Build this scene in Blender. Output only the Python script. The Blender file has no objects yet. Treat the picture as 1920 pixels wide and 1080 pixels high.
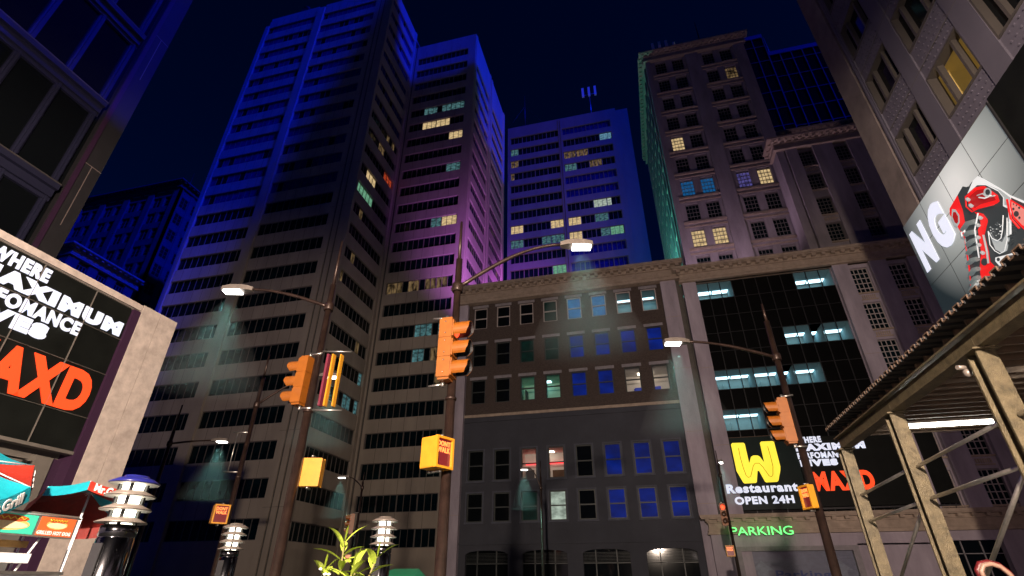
import bpy, math, random
from mathutils import Vector, Matrix
random.seed(7)
rad = math.radians
PI = math.pi
H = 0.9                                   # camera height above the road
YAW, PITCH, F = rad(14.25), rad(30), 960.0
S = bpy.context.scene
COL = S.collection

# ------------------------------------------------------------------ layout helpers
def ray(px, py):
    a = (px-960)/F; v = (540-py)/F
    b = math.cos(PITCH)-v*math.sin(PITCH); c = math.sin(PITCH)+v*math.cos(PITCH)
    return Vector((a*math.cos(YAW)-b*math.sin(YAW), a*math.sin(YAW)+b*math.cos(YAW), c))
def at(px, py, X=None, Y=None, Z=None):
    r = ray(px, py)
    t = X/r.x if X is not None else (Y/r.y if Y is not None else (Z-H)/r.z)
    return Vector((r.x*t, r.y*t, r.z*t+H))

# ------------------------------------------------------------------ mesh builder
class MB:
    def __init__(s): s.v=[]; s.f=[]; s.m=[]; s.smooth=set()
    def quad(s, a, b, c, d, mi=0):
        n=len(s.v); s.v += [tuple(a),tuple(b),tuple(c),tuple(d)]; s.f.append((n,n+1,n+2,n+3)); s.m.append(mi)
    def poly(s, pts, mi=0):
        n=len(s.v); s.v += [tuple(p) for p in pts]; s.f.append(tuple(range(n,n+len(pts)))); s.m.append(mi)
    def box(s, x0,y0,z0,x1,y1,z1, mi=0):
        if x0>x1:x0,x1=x1,x0
        if y0>y1:y0,y1=y1,y0
        if z0>z1:z0,z1=z1,z0
        n=len(s.v)
        s.v += [(x0,y0,z0),(x1,y0,z0),(x1,y1,z0),(x0,y1,z0),(x0,y0,z1),(x1,y0,z1),(x1,y1,z1),(x0,y1,z1)]
        for q in ((3,2,1,0),(4,5,6,7),(0,1,5,4),(1,2,6,5),(2,3,7,6),(3,0,4,7)):
            s.f.append(tuple(n+i for i in q)); s.m.append(mi)
        return s
    def obox(s, p, q, w, h, mi=0, up=(0,0,1)):
        p=Vector(p); q=Vector(q); d=(q-p).normalized(); u=Vector(up)
        if abs(d.dot(u))>.98: u=Vector((0,1,0))
        a=d.cross(u).normalized(); b=a.cross(d).normalized(); n=len(s.v)
        for c in (p,q):
            for i,j in ((-1,-1),(1,-1),(1,1),(-1,1)): s.v.append(tuple(c+a*(i*w/2)+b*(j*h/2)))
        for q4 in ((0,1,2,3),(7,6,5,4),(0,4,5,1),(1,5,6,2),(2,6,7,3),(3,7,4,0)):
            s.f.append(tuple(n+i for i in q4)); s.m.append(mi)
        return s
    def tube(s, pts, r, n=10, mi=0, cap=True):
        pts=[Vector(p) for p in pts]; rs = r if isinstance(r,(list,tuple)) else [r]*len(pts)
        base=len(s.v); prev=None
        for i,p in enumerate(pts):
            d=(pts[min(i+1,len(pts)-1)]-pts[max(i-1,0)]).normalized()
            if prev is None:
                u=Vector((0,0,1)) if abs(d.z)<.9 else Vector((1,0,0)); a=d.cross(u).normalized()
            else: a=(prev-d*prev.dot(d)).normalized()
            prev=a; b=d.cross(a)
            for k in range(n):
                t=2*PI*k/n; s.v.append(tuple(p+(a*math.cos(t)+b*math.sin(t))*rs[i]))
        for i in range(len(pts)-1):
            for k in range(n):
                s.smooth.add(len(s.f))
                s.f.append((base+i*n+k, base+i*n+(k+1)%n, base+(i+1)*n+(k+1)%n, base+(i+1)*n+k)); s.m.append(mi)
        if cap:
            s.f.append(tuple(base+k for k in range(n))[::-1]); s.m.append(mi)
            e=base+(len(pts)-1)*n; s.f.append(tuple(e+k for k in range(n))); s.m.append(mi)
        return s
    def lathe(s, prof, c=(0,0,0), n=24, mi=0, smooth=True):
        c=Vector(c); base=len(s.v)
        for (r,z) in prof:
            for k in range(n):
                t=2*PI*k/n; s.v.append((c.x+r*math.cos(t), c.y+r*math.sin(t), c.z+z))
        for i in range(len(prof)-1):
            for k in range(n):
                if smooth: s.smooth.add(len(s.f))
                s.f.append((base+i*n+k, base+i*n+(k+1)%n, base+(i+1)*n+(k+1)%n, base+(i+1)*n+k)); s.m.append(mi)
        s.f.append(tuple(base+k for k in range(n))[::-1]); s.m.append(mi)
        e=base+(len(prof)-1)*n; s.f.append(tuple(e+k for k in range(n))); s.m.append(mi)
        return s
    def plate(s, pts, n, t, mi=0):
        """polygon pts (3D, planar) thickened by t along n"""
        n=Vector(n)*t; a=[Vector(p) for p in pts]; b=[p+n for p in a]; k=len(a)
        s.poly(a[::-1],mi); s.poly(b,mi)
        for i in range(k): s.quad(a[i],a[(i+1)%k],b[(i+1)%k],b[i],mi)
        return s
    def mesh(s, name, mats, origin=(0,0,0)):
        o=Vector(origin); me=bpy.data.meshes.new(name)
        me.from_pydata([tuple(Vector(p)-o) for p in s.v],[],s.f)
        for m in mats: me.materials.append(m)
        for i,p in enumerate(me.polygons):
            p.material_index=s.m[i]; p.use_smooth = i in s.smooth
        me.update(); return me

def link(name, me, parent=None):
    o=bpy.data.objects.new(name, me); COL.objects.link(o)
    if parent: o.parent=parent
    return o
def tag(o, label=None, cat=None, group=None, kind=None):
    if label: o['label']=label
    if cat: o['category']=cat
    if group: o['group']=group
    if kind: o['kind']=kind
    return o
def thing(name, loc, label, cat, group=None, rz=0):
    o=bpy.data.objects.new(name,None); COL.objects.link(o); o.location=loc; o.rotation_euler=(0,0,rz)
    o.empty_display_size=.2
    o['_w']=tuple(loc)
    return tag(o,label,cat,group)
WORLD={}
def part(name, mb, mats, parent, world=True, label=None):
    """world=True: builder coordinates are world ones (parent unrotated)"""
    if not isinstance(mats,(list,tuple)): mats=[mats]
    org=(0,0,0)
    if world: org=wloc(parent)
    o=link(name, mb.mesh(name,mats,org), parent)
    if label: o['label']=label
    return o
def wloc(o):
    v=Vector((0,0,0))
    while o: v+=o.location; o=o.parent
    return v
def struct(name, mb, mats):
    o=link(name, mb.mesh(name, mats if isinstance(mats,list) else [mats])); o['kind']='structure'; return o
def text_part(s, name, mat, parent, box, plane, fixed, depth=.02, bold=.03, shear=0, world=True, flip=False):
    """lettering fitted in box=(u0,u1,z0,z1); plane 'Y-' faces -Y, 'X+' faces +X, 'X-' faces -X; fixed = plane coordinate"""
    cu=bpy.data.curves.new('lettering','FONT'); cu.body=s; cu.offset=bold; cu.extrude=.01; cu.shear=shear
    cu.resolution_u=4; cu.space_character=1.0+bold*3.2
    t=bpy.data.objects.new('lettering',cu); COL.objects.link(t)
    dg=bpy.context.evaluated_depsgraph_get(); me=bpy.data.meshes.new_from_object(t.evaluated_get(dg))
    bpy.data.objects.remove(t)
    xs=[v.co.x for v in me.vertices]; ys=[v.co.y for v in me.vertices]
    x0,x1,y0,y1=min(xs),max(xs),min(ys),max(ys); u0,u1,z0,z1=box
    org=wloc(parent) if world else Vector((0,0,0))
    for v in me.vertices:
        a=(v.co.x-x0)/(x1-x0); b=(v.co.y-y0)/(y1-y0); d=(v.co.z+.01)/.02*depth
        u=u0+(u1-u0)*a; z=z0+(z1-z0)*b
        if plane=='Y-': p=Vector((u,fixed-d,z))
        elif plane=='X+': p=Vector((fixed+d,u,z))
        else: p=Vector((fixed-d,u,z))
        v.co=p-org
    me.materials.clear(); me.materials.append(mat)
    for p in me.polygons: p.material_index=0
    me.name=name
    o=link(name,me,parent); return o

# ------------------------------------------------------------------ materials
def mat(name, col, rough=.7, metal=0, spec=.5, vary=.25, scale=2.0, bump=0.0, emit=None, es=1.0, brick=None, streak=False, coat=0):
    m=bpy.data.materials.new(name); m.use_nodes=True; nt=m.node_tree; N=nt.nodes; L=nt.links
    b=N['Principled BSDF']; b.inputs['Roughness'].default_value=rough; b.inputs['Metallic'].default_value=metal
    b.inputs['Specular IOR Level'].default_value=spec
    if coat: b.inputs['Coat Weight'].default_value=coat
    c=(*col,1)
    if brick:
        tc=N.new('ShaderNodeTexCoord'); mp=N.new('ShaderNodeMapping'); mp.inputs['Rotation'].default_value=brick
        L.new(tc.outputs['Object'],mp.inputs['Vector'])
        br=N.new('ShaderNodeTexBrick'); L.new(mp.outputs[0],br.inputs['Vector'])
        br.inputs['Color1'].default_value=c; br.inputs['Color2'].default_value=(col[0]*.6,col[1]*.55,col[2]*.55,1)
        br.inputs['Mortar'].default_value=(col[0]*.8,col[1]*.9,col[2]*.9,1); br.inputs['Scale'].default_value=scale
        br.inputs['Mortar Size'].default_value=.02
        L.new(br.outputs['Color'],b.inputs['Base Color'])
        bp=N.new('ShaderNodeBump'); bp.inputs['Strength'].default_value=.3; L.new(br.outputs['Fac'],bp.inputs['Height']); L.new(bp.outputs[0],b.inputs['Normal'])
        return m
    if vary>0:
        tc=N.new('ShaderNodeTexCoord'); mp=N.new('ShaderNodeMapping'); L.new(tc.outputs['Object'],mp.inputs['Vector'])
        if streak: mp.inputs['Scale'].default_value=(1,1,.25)
        nz=N.new('ShaderNodeTexNoise'); nz.inputs['Scale'].default_value=scale; nz.inputs['Detail'].default_value=8; nz.inputs['Roughness'].default_value=.65
        L.new(mp.outputs[0],nz.inputs['Vector'])
        mr=N.new('ShaderNodeMapRange'); mr.inputs[1].default_value=.3; mr.inputs[2].default_value=.7; mr.inputs[3].default_value=1-vary; mr.inputs[4].default_value=1+vary*.5
        L.new(nz.outputs['Fac'],mr.inputs[0])
        mx=N.new('ShaderNodeVectorMath'); mx.operation='SCALE'; mx.inputs[0].default_value=col; L.new(mr.outputs[0],mx.inputs['Scale'])
        L.new(mx.outputs[0],b.inputs['Base Color'])
        if bump:
            bp=N.new('ShaderNodeBump'); bp.inputs['Strength'].default_value=bump; bp.inputs['Distance'].default_value=.02
            n2=N.new('ShaderNodeTexNoise'); n2.inputs['Scale'].default_value=scale*12; n2.inputs['Detail'].default_value=5; L.new(tc.outputs['Object'],n2.inputs['Vector'])
            L.new(n2.outputs['Fac'],bp.inputs['Height']); L.new(bp.outputs[0],b.inputs['Normal'])
    else: b.inputs['Base Color'].default_value=c
    if emit:
        b.inputs['Emission Color'].default_value=(*emit,1); b.inputs['Emission Strength'].default_value=es
    return m
def lit_mat(name, col, es, dark=.25, sc=(1.5,1.5,2.5)):
    """lit window far away: uneven room brightness behind the pane"""
    m=bpy.data.materials.new(name); m.use_nodes=True; nt=m.node_tree; N=nt.nodes; L=nt.links
    b=N['Principled BSDF']; b.inputs['Base Color'].default_value=(.01,.01,.01,1); b.inputs['Roughness'].default_value=.5; b.inputs['Specular IOR Level'].default_value=.05
    tc=N.new('ShaderNodeTexCoord'); mp=N.new('ShaderNodeMapping'); mp.inputs['Scale'].default_value=sc; L.new(tc.outputs['Object'],mp.inputs['Vector'])
    nz=N.new('ShaderNodeTexNoise'); nz.inputs['Scale'].default_value=1; nz.inputs['Detail'].default_value=3; L.new(mp.outputs[0],nz.inputs['Vector'])
    mr=N.new('ShaderNodeMapRange'); mr.inputs[1].default_value=.35; mr.inputs[2].default_value=.65; mr.inputs[3].default_value=dark; mr.inputs[4].default_value=1
    L.new(nz.outputs['Fac'],mr.inputs[0])
    mu=N.new('ShaderNodeMath'); mu.operation='MULTIPLY'; mu.inputs[1].default_value=es; L.new(mr.outputs[0],mu.inputs[0])
    b.inputs['Emission Color'].default_value=(*col,1); L.new(mu.outputs[0],b.inputs['Emission Strength'])
    return m
def glow(name, col, es):
    m=bpy.data.materials.new(name); m.use_nodes=True; b=m.node_tree.nodes['Principled BSDF']
    b.inputs['Base Color'].default_value=(*[min(.8,c*.5) for c in col],1); b.inputs['Emission Color'].default_value=(*col,1); b.inputs['Emission Strength'].default_value=es
    return m

M={}
M['concrete']=mat('pale_concrete',(.40,.34,.28),.85,vary=.22,scale=.35,bump=.15,streak=True)
M['concrete_p']=mat('pale_panel',(.17,.155,.15),.85,vary=.2,scale=.3,streak=True)
M['groove']=mat('dark_joint',(.10,.09,.08),.9,vary=.2)  # dark tone for joints and grooves
M['stone']=mat('limestone',(.36,.31,.365),.8,vary=.35,scale=.8,bump=.2,streak=True)
M['stone2']=mat('brown_limestone',(.29,.25,.265),.8,vary=.35,scale=.7,bump=.2,streak=True)
M['trim']=mat('cornice_stone',(.36,.28,.22),.75,vary=.3,scale=2,bump=.15)
M['render']=mat('grey_render',(.042,.044,.058),.85,vary=.25,scale=.5,bump=.15)
M['brick']=mat('dark_brick',(.072,.052,.045),.9,scale=4.0,brick=(rad(90),0,0))
M['lintel']=mat('lintel_stone',(.24,.22,.24),.8,vary=.25,scale=3)
M['glass']=mat('dark_glass',(.004,.005,.006),.07,spec=.2,vary=0)
M['glass_b']=mat('moonlit_blue_glass',(.010,.014,.16),.4,spec=.1,vary=.7,scale=1.1)  # moonlight put into the pane colour, for windows in the moonlit zone
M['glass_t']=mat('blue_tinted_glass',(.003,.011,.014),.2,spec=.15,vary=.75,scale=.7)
M['mullion']=mat('grey_mullion',(.14,.12,.11),.5,vary=0)
M['frame']=mat('pale_frame',(.42,.36,.35),.6,vary=.15,scale=6)
M['frame_d']=mat('dark_frame',(.03,.035,.035),.5,vary=0)
M['black']=mat('black_cladding',(.005,.005,.005),.3,spec=.08,vary=.3,scale=.4)
M['render2']=mat('render_trim',(.065,.07,.095),.8,vary=.2)
M['blackm']=mat('black_metal',(.02,.02,.022),.45,vary=.2,scale=5)
M['roof']=mat('roof_felt',(.08,.08,.08),.95)
M['pole']=mat('brown_pole_paint',(.04,.023,.018),.38,metal=.5,vary=.5,scale=6,bump=.1)
M['steel']=mat('galvanised_steel',(.45,.43,.40),.35,metal=.9,vary=.25,scale=8)
M['girder']=mat('painted_girder',(.12,.096,.055),.42,metal=.35,vary=.6,scale=7,bump=.35)
M['joist']=mat('rusty_joist',(.09,.055,.035),.7,vary=.35,scale=5)
M['orange']=mat('signal_orange',(.27,.08,.006),.45,vary=.18,scale=6,coat=.2)
M['yellow']=mat('signal_yellow',(.62,.27,.015),.45,vary=.15,scale=6,coat=.2)
M['maroon']=mat('maroon_paint',(.16,.02,.04),.5,vary=.2)
M['chrome']=mat('dark_chrome',(.10,.10,.11),.16,metal=1,vary=.3,scale=3)
M['shade']=mat('lamp_shade_metal',(.2,.17,.15),.4,metal=.3,vary=.2,scale=6)
M['shade_in']=mat('white_shade_lining',(.75,.75,.72),.5,vary=0)
M['blue_paint']=mat('blue_enamel',(.012,.014,.13),.3,vary=.1)
M['podium']=mat('travertine',(.50,.42,.37),.75,vary=.3,scale=3.5,bump=.3)
M['podium_j']=mat('travertine_joint',(.16,.12,.11),.9,vary=0)
M['grey_panel']=mat('grey_panel',(.13,.115,.10),.6,vary=.2,scale=2)
M['board']=mat('board_black',(.007,.008,.007),.5,spec=.15,vary=.4,scale=1.2)
M['board_g']=mat('board_green_black',(.008,.018,.017),.4,spec=.15,vary=.4,scale=.6)
M['purple_trim']=mat('plum_trim',(.03,.008,.03),.6,vary=.1)
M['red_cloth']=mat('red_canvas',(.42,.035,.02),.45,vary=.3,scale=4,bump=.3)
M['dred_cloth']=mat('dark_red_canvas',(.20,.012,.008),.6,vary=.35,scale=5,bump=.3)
M['teal_cloth']=mat('teal_canvas',(.01,.33,.42),.4,vary=.25,scale=4,bump=.3)
M['white_paint']=mat('white_enamel',(.78,.80,.82),.4,vary=.08)
M['cart_tan']=mat('tan_tray',(.55,.33,.12),.4,metal=.4,vary=.3,scale=5)
M['menu_green']=mat('menu_green',(.05,.55,.38),.4,vary=0,emit=(.05,.55,.38),es=.12)
M['menu_red']=mat('menu_red',(.72,.12,.03),.4,vary=0,emit=(.72,.12,.03),es=.12)
M['bun']=mat('bun_print',(.85,.50,.15),.4,vary=.15,scale=30)
M['bun2']=mat('bun_light_print',(.90,.74,.45),.4,vary=.1,scale=30)
M['sausage']=mat('sausage_print',(.60,.10,.03),.4,vary=.2,scale=30)
M['mustard']=mat('mustard_print',(.85,.62,.05),.4,vary=0)
M['white_print']=mat('white_print',(.8,.8,.8),.4,vary=0)
M['asphalt']=mat('asphalt',(.045,.045,.047),.75,vary=.3,scale=3,bump=.4)
M['paving']=mat('paving_slab',(.22,.21,.20),.8,vary=.2,scale=2)
M['kerb']=mat('kerb_stone',(.3,.29,.28),.8)
M['line']=mat('road_marking',(.7,.7,.66),.7,vary=.3,scale=8)
M['leaf']=mat('long_leaf',(.34,.44,.05),.5,vary=.3,scale=18)
M['stem']=mat('stem',(.16,.14,.05),.7)
M['pot']=mat('clay_planter',(.2,.16,.13),.8)
M['soil']=mat('potting_soil',(.04,.03,.02),.95)
M['petal']=mat('white_petal',(.8,.8,.78),.6,vary=0)
M['green_paint']=mat('green_enamel',(.02,.22,.11),.3,vary=.15,coat=.3)
M['bag']=mat('red_leather',(.10,.008,.010),.4,vary=.3,scale=10,bump=.2)
M['bag_t']=mat('pale_leather_trim',(.24,.15,.11),.5,vary=.25,scale=20)
M['garage']=mat('blue_grey_shutter',(.12,.13,.19),.5,vary=.2,scale=3)
M['garage_w']=mat('shutter_arrow_paint',(.17,.19,.25),.6,vary=.3,scale=3)
M['garage_b']=mat('shutter_blue_lettering',(.03,.045,.17),.6,vary=.1)
M['studpanel']=mat('studded_panel',(.095,.086,.115),.6,vary=.12,scale=1.5)
M['smoothpanel']=mat('smooth_panel',(.09,.082,.108),.6,vary=.12,scale=.8)
M['room_w']=mat('pale_room_plaster',(.6,.58,.55),.9,vary=.1)
M['room_g']=mat('green_room_plaster',(.30,.62,.48),.9,vary=.1)
M['room_c']=mat('cyan_room_plaster',(.18,.33,.37),.9,vary=.1)
M['room_y']=mat('glowing_ochre_plaster',(.5,.36,.12),.9,vary=.1,emit=(.5,.34,.09),es=.13)  # faint glow put into the walls stands in for room light
M['dark_art']=mat('dark_picture',(.03,.03,.04),.5)
M['blue_art']=mat('blue_picture',(.02,.04,.3),.5,emit=(.02,.05,.4),es=.3)
M['brown_f']=mat('brown_furniture',(.12,.06,.03),.7)
M['mull_d']=mat('dark_blue_mullion',(.010,.010,.03),.6,vary=0)
M['pillar_d']=mat('dark_granite',(.014,.012,.014),.7,vary=.3,scale=2)
M['stone_d']=mat('dark_stone',(.10,.08,.08),.85,vary=.3,scale=.7)  # darker stone tone
M['stone_q']=mat('pinkish_brown_stone',(.15,.12,.115),.8,vary=.35,scale=1.2,bump=.15)
M['frame_q']=mat('taupe_frame',(.06,.052,.048),.5,vary=.1)
# things that give off light
M['lamp']=glow('lamp_lens',(1,.98,.92),9)
M['lampw']=glow('warm_lamp_core',(1,.93,.74),6)
M['tube']=glow('fluorescent_tube',(1,.97,.85),30)
M['sign_w']=glow('sign_white',(.80,.84,1),.8)
M['sign_r']=glow('sign_red',(1,.075,.015),1.0)
M['sign_y']=glow('sign_yellow',(1,.82,.05),.95)
M['sign_yl']=glow('sign_yellow_line',(.55,.30,.0),.5)
M['neon_g']=glow('green_neon',(.12,1,.18),2.2)
M['neon_r']=glow('red_neon',(1,.03,.04),3.5)
M['sig_red']=glow('lit_red_lens',(1,.06,.02),3)
M['walk']=glow('walk_letters',(1,.22,.05),2.2)
M['sig_off']=mat('dark_lens',(.06,.03,.02),.2,vary=0)
M['walk_face']=mat('walk_face',(.10,.012,.015),.3,vary=0,emit=(.16,.01,.01),es=.5)
M['ceil']=glow('ceiling_light_cool',(.6,.9,1),2.8)
M['ceilw']=glow('ceiling_light_warm',(1,.85,.66),4.5)
LIT={'w':lit_mat('lit_warm',(1,.72,.36),.75,.45),'g':lit_mat('lit_green',(.35,.9,.55),.42,.5),'c':lit_mat('lit_cyan',(.25,.62,.66),.30,.12),
     'd':lit_mat('lit_dim_warm',(.85,.55,.25),.20,.02,(2.2,2.2,1)),'r':lit_mat('lit_red',(1,.12,.04),.5,.1),'b':lit_mat('blue_reflection_glow',(.0,.035,.50),.34,.45,(.5,.5,.9)),  # the deep blue panes glow to stand in for a blue reflection
     'B':lit_mat('lit_sky_blue',(.02,.22,.60),.42,.6),'p':lit_mat('lit_pale',(.75,.9,.75),.6,.4),'t':lit_mat('lit_dim_teal',(.0,.09,.07),.12,.5),'P':lit_mat('lit_violet',(.3,.25,.9),.3,.2),
     'k':lit_mat('lit_light_blue',(.25,.60,.85),.5,.3)}
KEYS=list(LIT)
WM=[M['mullion'],M['glass_t'],M['glass_b']]+[LIT[k] for k in KEYS]
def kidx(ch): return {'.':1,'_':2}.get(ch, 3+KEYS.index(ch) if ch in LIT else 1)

# ------------------------------------------------------------------ windows
CACHE={}
def ribbon(W,Hh,n,pat,frame=0,rows=1,mw=.07,wide=0):
    """band window in local space: x along wall, glass at y=0, outside = -y"""
    key=(round(W,3),round(Hh,3),n,pat,frame,rows,wide)
    if key in CACHE: return CACHE[key]
    b=MB(); p=W/n
    for i in range(n):
        b.quad((i*p,0,0),((i+1)*p,0,0),((i+1)*p,0,Hh),(i*p,0,Hh),kidx(pat[i%len(pat)]))
    for i in range(n+1):
        w=mw if not (wide and i%wide==0) else mw*2.2
        x=min(max(i*p,w/2),W-w/2); b.box(x-w/2,-.07,0,x+w/2,.02,Hh)
    b.box(0,-.09,Hh-mw,W,.02,Hh); b.box(0,-.09,0,W,.02,mw)
    for r in range(1,rows): b.box(0,-.06,Hh*r/rows-.03,W,.01,Hh*r/rows+.03)
    me=b.mesh('window',[M['mullion'] if not frame else frame]+WM[1:]); CACHE[key]=me; return me
def put_window(me, parent, loc, rz=0, name='window'):
    o=link(name,me,parent); o.location=Vector(loc)-wloc(parent); o.rotation_euler=(0,0,rz); return o
def merge_windows(items, parent):
    b=MB()
    for me,loc,rz in items:
        R=Matrix.Rotation(rz,3,'Z')
        for p in me.polygons:
            b.poly([R@me.vertices[i].co+Vector(loc) for i in p.vertices], p.material_index)
    o=part('window',b,WM,parent); o['kind']='stuff'; return o
def windows(items,parent,cap=100):
    items=sorted(items,key=lambda t:-t[0].dimensions_score/(Vector(t[1]).length**2)) if False else sorted(items,key=lambda t:Vector(t[1]).length)
    for me,loc,rz in items[:cap]: put_window(me,parent,loc,rz)
    if items[cap:]: merge_windows(items[cap:],parent)

def cornice(b, x0,x1,yf,zt,depth=.9,h=1.9,mi=0,step=1.0,axis='y',ends=True,block=.38):
    """classical cornice on a wall facing -Y (axis 'y', yf wall plane) ; top zt"""
    def bx(xa,xb,d0,za,zb):
        if axis=='y': b.box(xa,yf-d0,za,xb,yf+.3,zb,mi)
        elif axis=='x-': b.box(yf-d0,xa,za,yf+.3,xb,zb,mi)
        else: b.box(yf+d0,xa,za,yf-.3,xb,zb,mi)
    e=depth if ends else 0
    bx(x0-e,x1+e,depth,zt-.16*h,zt)
    bx(x0-e*.9,x1+e*.9,depth*.88,zt-.22*h,zt-.163*h)
    bx(x0-e*.35,x1+e*.35,depth*.34,zt-.42*h,zt-.223*h)
    n=max(2,int((x1-x0+e)/step)); s=(x1-x0+e*.6)/n
    for i in range(n+1):
        x=x0-e*.3+i*s; bx(x-step*block/2,x+step*block/2,depth*.8,zt-.36*h,zt-.224*h)
    bx(x0-e*.2,x1+e*.2,depth*.18,zt-.75*h,zt-.423*h)
    bx(x0-e*.33,x1+e*.33,depth*.32,zt-.82*h,zt-.753*h)
    bx(x0-e*.28,x1+e*.28,depth*.27,zt-.9*h,zt-.823*h)
    bx(x0-e*.4,x1+e*.4,depth*.38,zt-h,zt-.903*h)

# ------------------------------------------------------------------ ground
b=MB(); b.quad((-400,-300,0),(400,-300,0),(400,500,0),(-400,500,0)); struct('ground',b,M['asphalt'])
b=MB(); b.quad((-12.2,-80,.004),(2.6,-80,.004),(2.6,40,.004),(-12.2,40,.004)); b.quad((-100,15,.008),(-12.2,15,.008),(-12.2,40,.008),(-100,40,.008)); struct('road',b,M['asphalt'])
b=MB()
b.box(3,-60,0,40,17.5,.14); b.box(-14,-60,0,-10.2,13,.14,0); b.box(-40,-60,0,-14,13,.14); b.box(-20,41,0,45,90,.14)
b.box(-80,46,0,-20.5,100,.14)
struct('pavement',b,[M['paving']])
b=MB(); b.box(2.82,-60,0,2.997,17.5,.15); b.box(-10.197,-60,0,-10.02,13,.15); b.box(-20,40.8,0,45,40.997,.15)
struct('kerb',b,[M['kerb']])
b=MB()
for i in range(9): b.box(-9+i*1.3,17.4,.010,-8.4+i*1.3,20.4,.014)
struct('road_marking',b,[M['line']])

# ------------------------------------------------------------------ tower A (banded office tower)
def banded_wall(b, x0,x1,z0,tops,h,yface,axis='y',dep=.35,ztop=None,mi=0):
    """spandrel boxes of the wall between window bands"""
    zs=[z0]
    for t in tops: zs += [t-h, t]
    zs.append(ztop)
    for i in range(0,len(zs),2):
        if axis=='y': b.box(x0,yface,zs[i],x1,yface+dep,zs[i+1],mi)
        elif axis=='x': b.box(yface-dep,x0,zs[i],yface,x1,zs[i+1],mi)
def panel_lines(b,x0,x1,zs,y,axis='y',step=1.55,mi=1):
    for (za,zb) in zs:
        n=int((x1-x0)/step)
        for i in range(1,n):
            x=x0+(x1-x0)*i/n
            if axis=='y': b.box(x-.02,y-.004,za,x+.02,y+.01,zb,mi)
            else: b.box(y-.01,x-.02,za,y+.004,x+.02,zb,mi)

TA=thing('office_tower',(-50,56,0),'tallest nearest office tower with long dark window bands, left of centre','office tower')
zt=101.5+H
topsF=[5.95+H+4.02*k for k in range(24)]; topsF=[t for t in topsF if t<zt-2]
b=MB(); hA=2.1
for (xa,xb) in ((-64.0,-52.95),(-51.4,-39.85)): banded_wall(b,xa,xb,0,topsF,hA,50,'y',ztop=zt)
b.box(-64.8,49.85,0,-64.0,50.5,zt-2.6); b.box(-52.95,49.75,0,-51.4,50.5,zt-.9)
b.box(-39.85,50,0,-38.95,50.5,zt); b.box(-38.95,50.12,0,-38.7,50.5,zt,1); b.box(-38.7,50,0,-38.05,50.5,zt); b.box(-38.05,50.12,0,-37.8,50.5,zt,1)
b.box(-37.8,50,0,-36.33,50.5,zt)
b.box(-64.8,49.85,zt-2.6,-64.0,50.5,zt-2.4)
topsR=[36.6+H+3.87*k for k in range(-8,17)]; topsR=[t for t in topsR if t>4 and t<zt-2]
banded_wall(b,50.5,60.0,0,topsR,1.9,-36.33,'x',ztop=zt); b.box(-36.8,60.0,0,-36.2,60.6,zt)
b.box(-36.45,50.5,0,-36.33,50.55,zt)
b.box(-64.8,50.5,0,-36.8,75,.5); b.box(-64.8,74.6,0,-36.8,75,zt); b.box(-64.8,50.5,0,-64.4,74.6,zt)
b.box(-64.4,50.5,zt-.6,-36.7,74.6,zt-.3)
for t in topsF: panel_lines(b,-64,-52.95,[(t+.02,t+1.88)],50); panel_lines(b,-51.4,-39.85,[(t+.02,t+1.88)],50)
for t in topsF[::2]: b.box(-39.84,49.996,t+1.0,-36.34,50.01,t+1.03,1)
part('wall',b,[M['concrete'],M['groove']],TA)
b=MB(); b.box(-63,55,zt-.29,-45,70,zt+2.5); part('roof_house',b,M['concrete'],TA)
litA={}  # (face,floor)->pattern
its=[]
def patA(face,k,n):
    return ''.join('_' if (k>=12 and (k*7+i*3+(k*i)%5)%9<7) else '.' for i in range(n))  # moonlit pane colour on most upper-floor panes
for k,t in enumerate(topsF):
    its.append((ribbon(11.05,hA,10,patA('L',k,10)),(-64.0,50.25,t-hA),0))
    its.append((ribbon(11.55,hA,11,patA('M',k,11)),(-51.4,50.25,t-hA),0))
def nearest(tops,z): return min(range(len(tops)),key=lambda i:abs(tops[i]-z))
def fl(px,py,tops,**kw): return nearest(tops, at(px,py,**kw).z+1)
rp={}
def setp(d,k,s): d[k]=s
d={}
for (px,py,s) in ((680,355,'ggggg.....'),(700,340,'..www.....'),(724,405,'.......rrr'),(650,515,'d.........'),(655,520,'..d.......'),(713,330,'....dd....'),(697,430,'..d.......'),(724,350,'......d.d.'),(650,700,'..d......c'),(640,740,'......cc.c'),(695,675,'.......d..')):
    kk=fl(px,py,topsR,X=-36.33)
    while kk in d: kk+=1
    d[kk]=s
for k,t in enumerate(topsR):
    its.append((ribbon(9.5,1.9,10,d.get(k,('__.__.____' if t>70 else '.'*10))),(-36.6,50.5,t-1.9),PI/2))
windows(its,TA)

# wing behind
TW=thing('office_tower',(-30,70,0),'banded office tower right behind the tallest one, violet light on its right side','office tower')
zw=96.9+H
topsW=[9.34+H+3.8*k for k in range(-1,24)]; topsW=[t for t in topsW if 3<t<zw-2.2]
b=MB(); banded_wall(b,-35.2,-24.4,0,topsW,2.0,60.6,'y',ztop=zw)
b.box(-36.19,60.62,0,-35.9,61,zw,0); b.box(-35.9,60.75,0,-35.6,61,zw,1); b.box(-35.6,60.6,0,-35.2,61,zw)
b.box(-24.4,60.6,0,-22.87,61,zw)
topsX=[t for t in [9.34+H+3.8*k for k in range(-1,24)] if 3<t<zw-4.5]
for (ya,yb) in ((61.6,70.5),(72.6,81.4)): banded_wall(b,ya,yb,0,topsX,2.0,-22.87,'x',ztop=zw)
b.box(-23.3,61,0,-22.75,61.6,zw); b.box(-23.3,70.5,0,-22.75,71.2,zw); b.box(-23.3,71.9,0,-22.75,72.6,zw); b.box(-23.3,71.2,0,-23.0,71.9,zw,1); b.box(-23.3,81.4,0,-22.7,82.4,zw)
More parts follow.
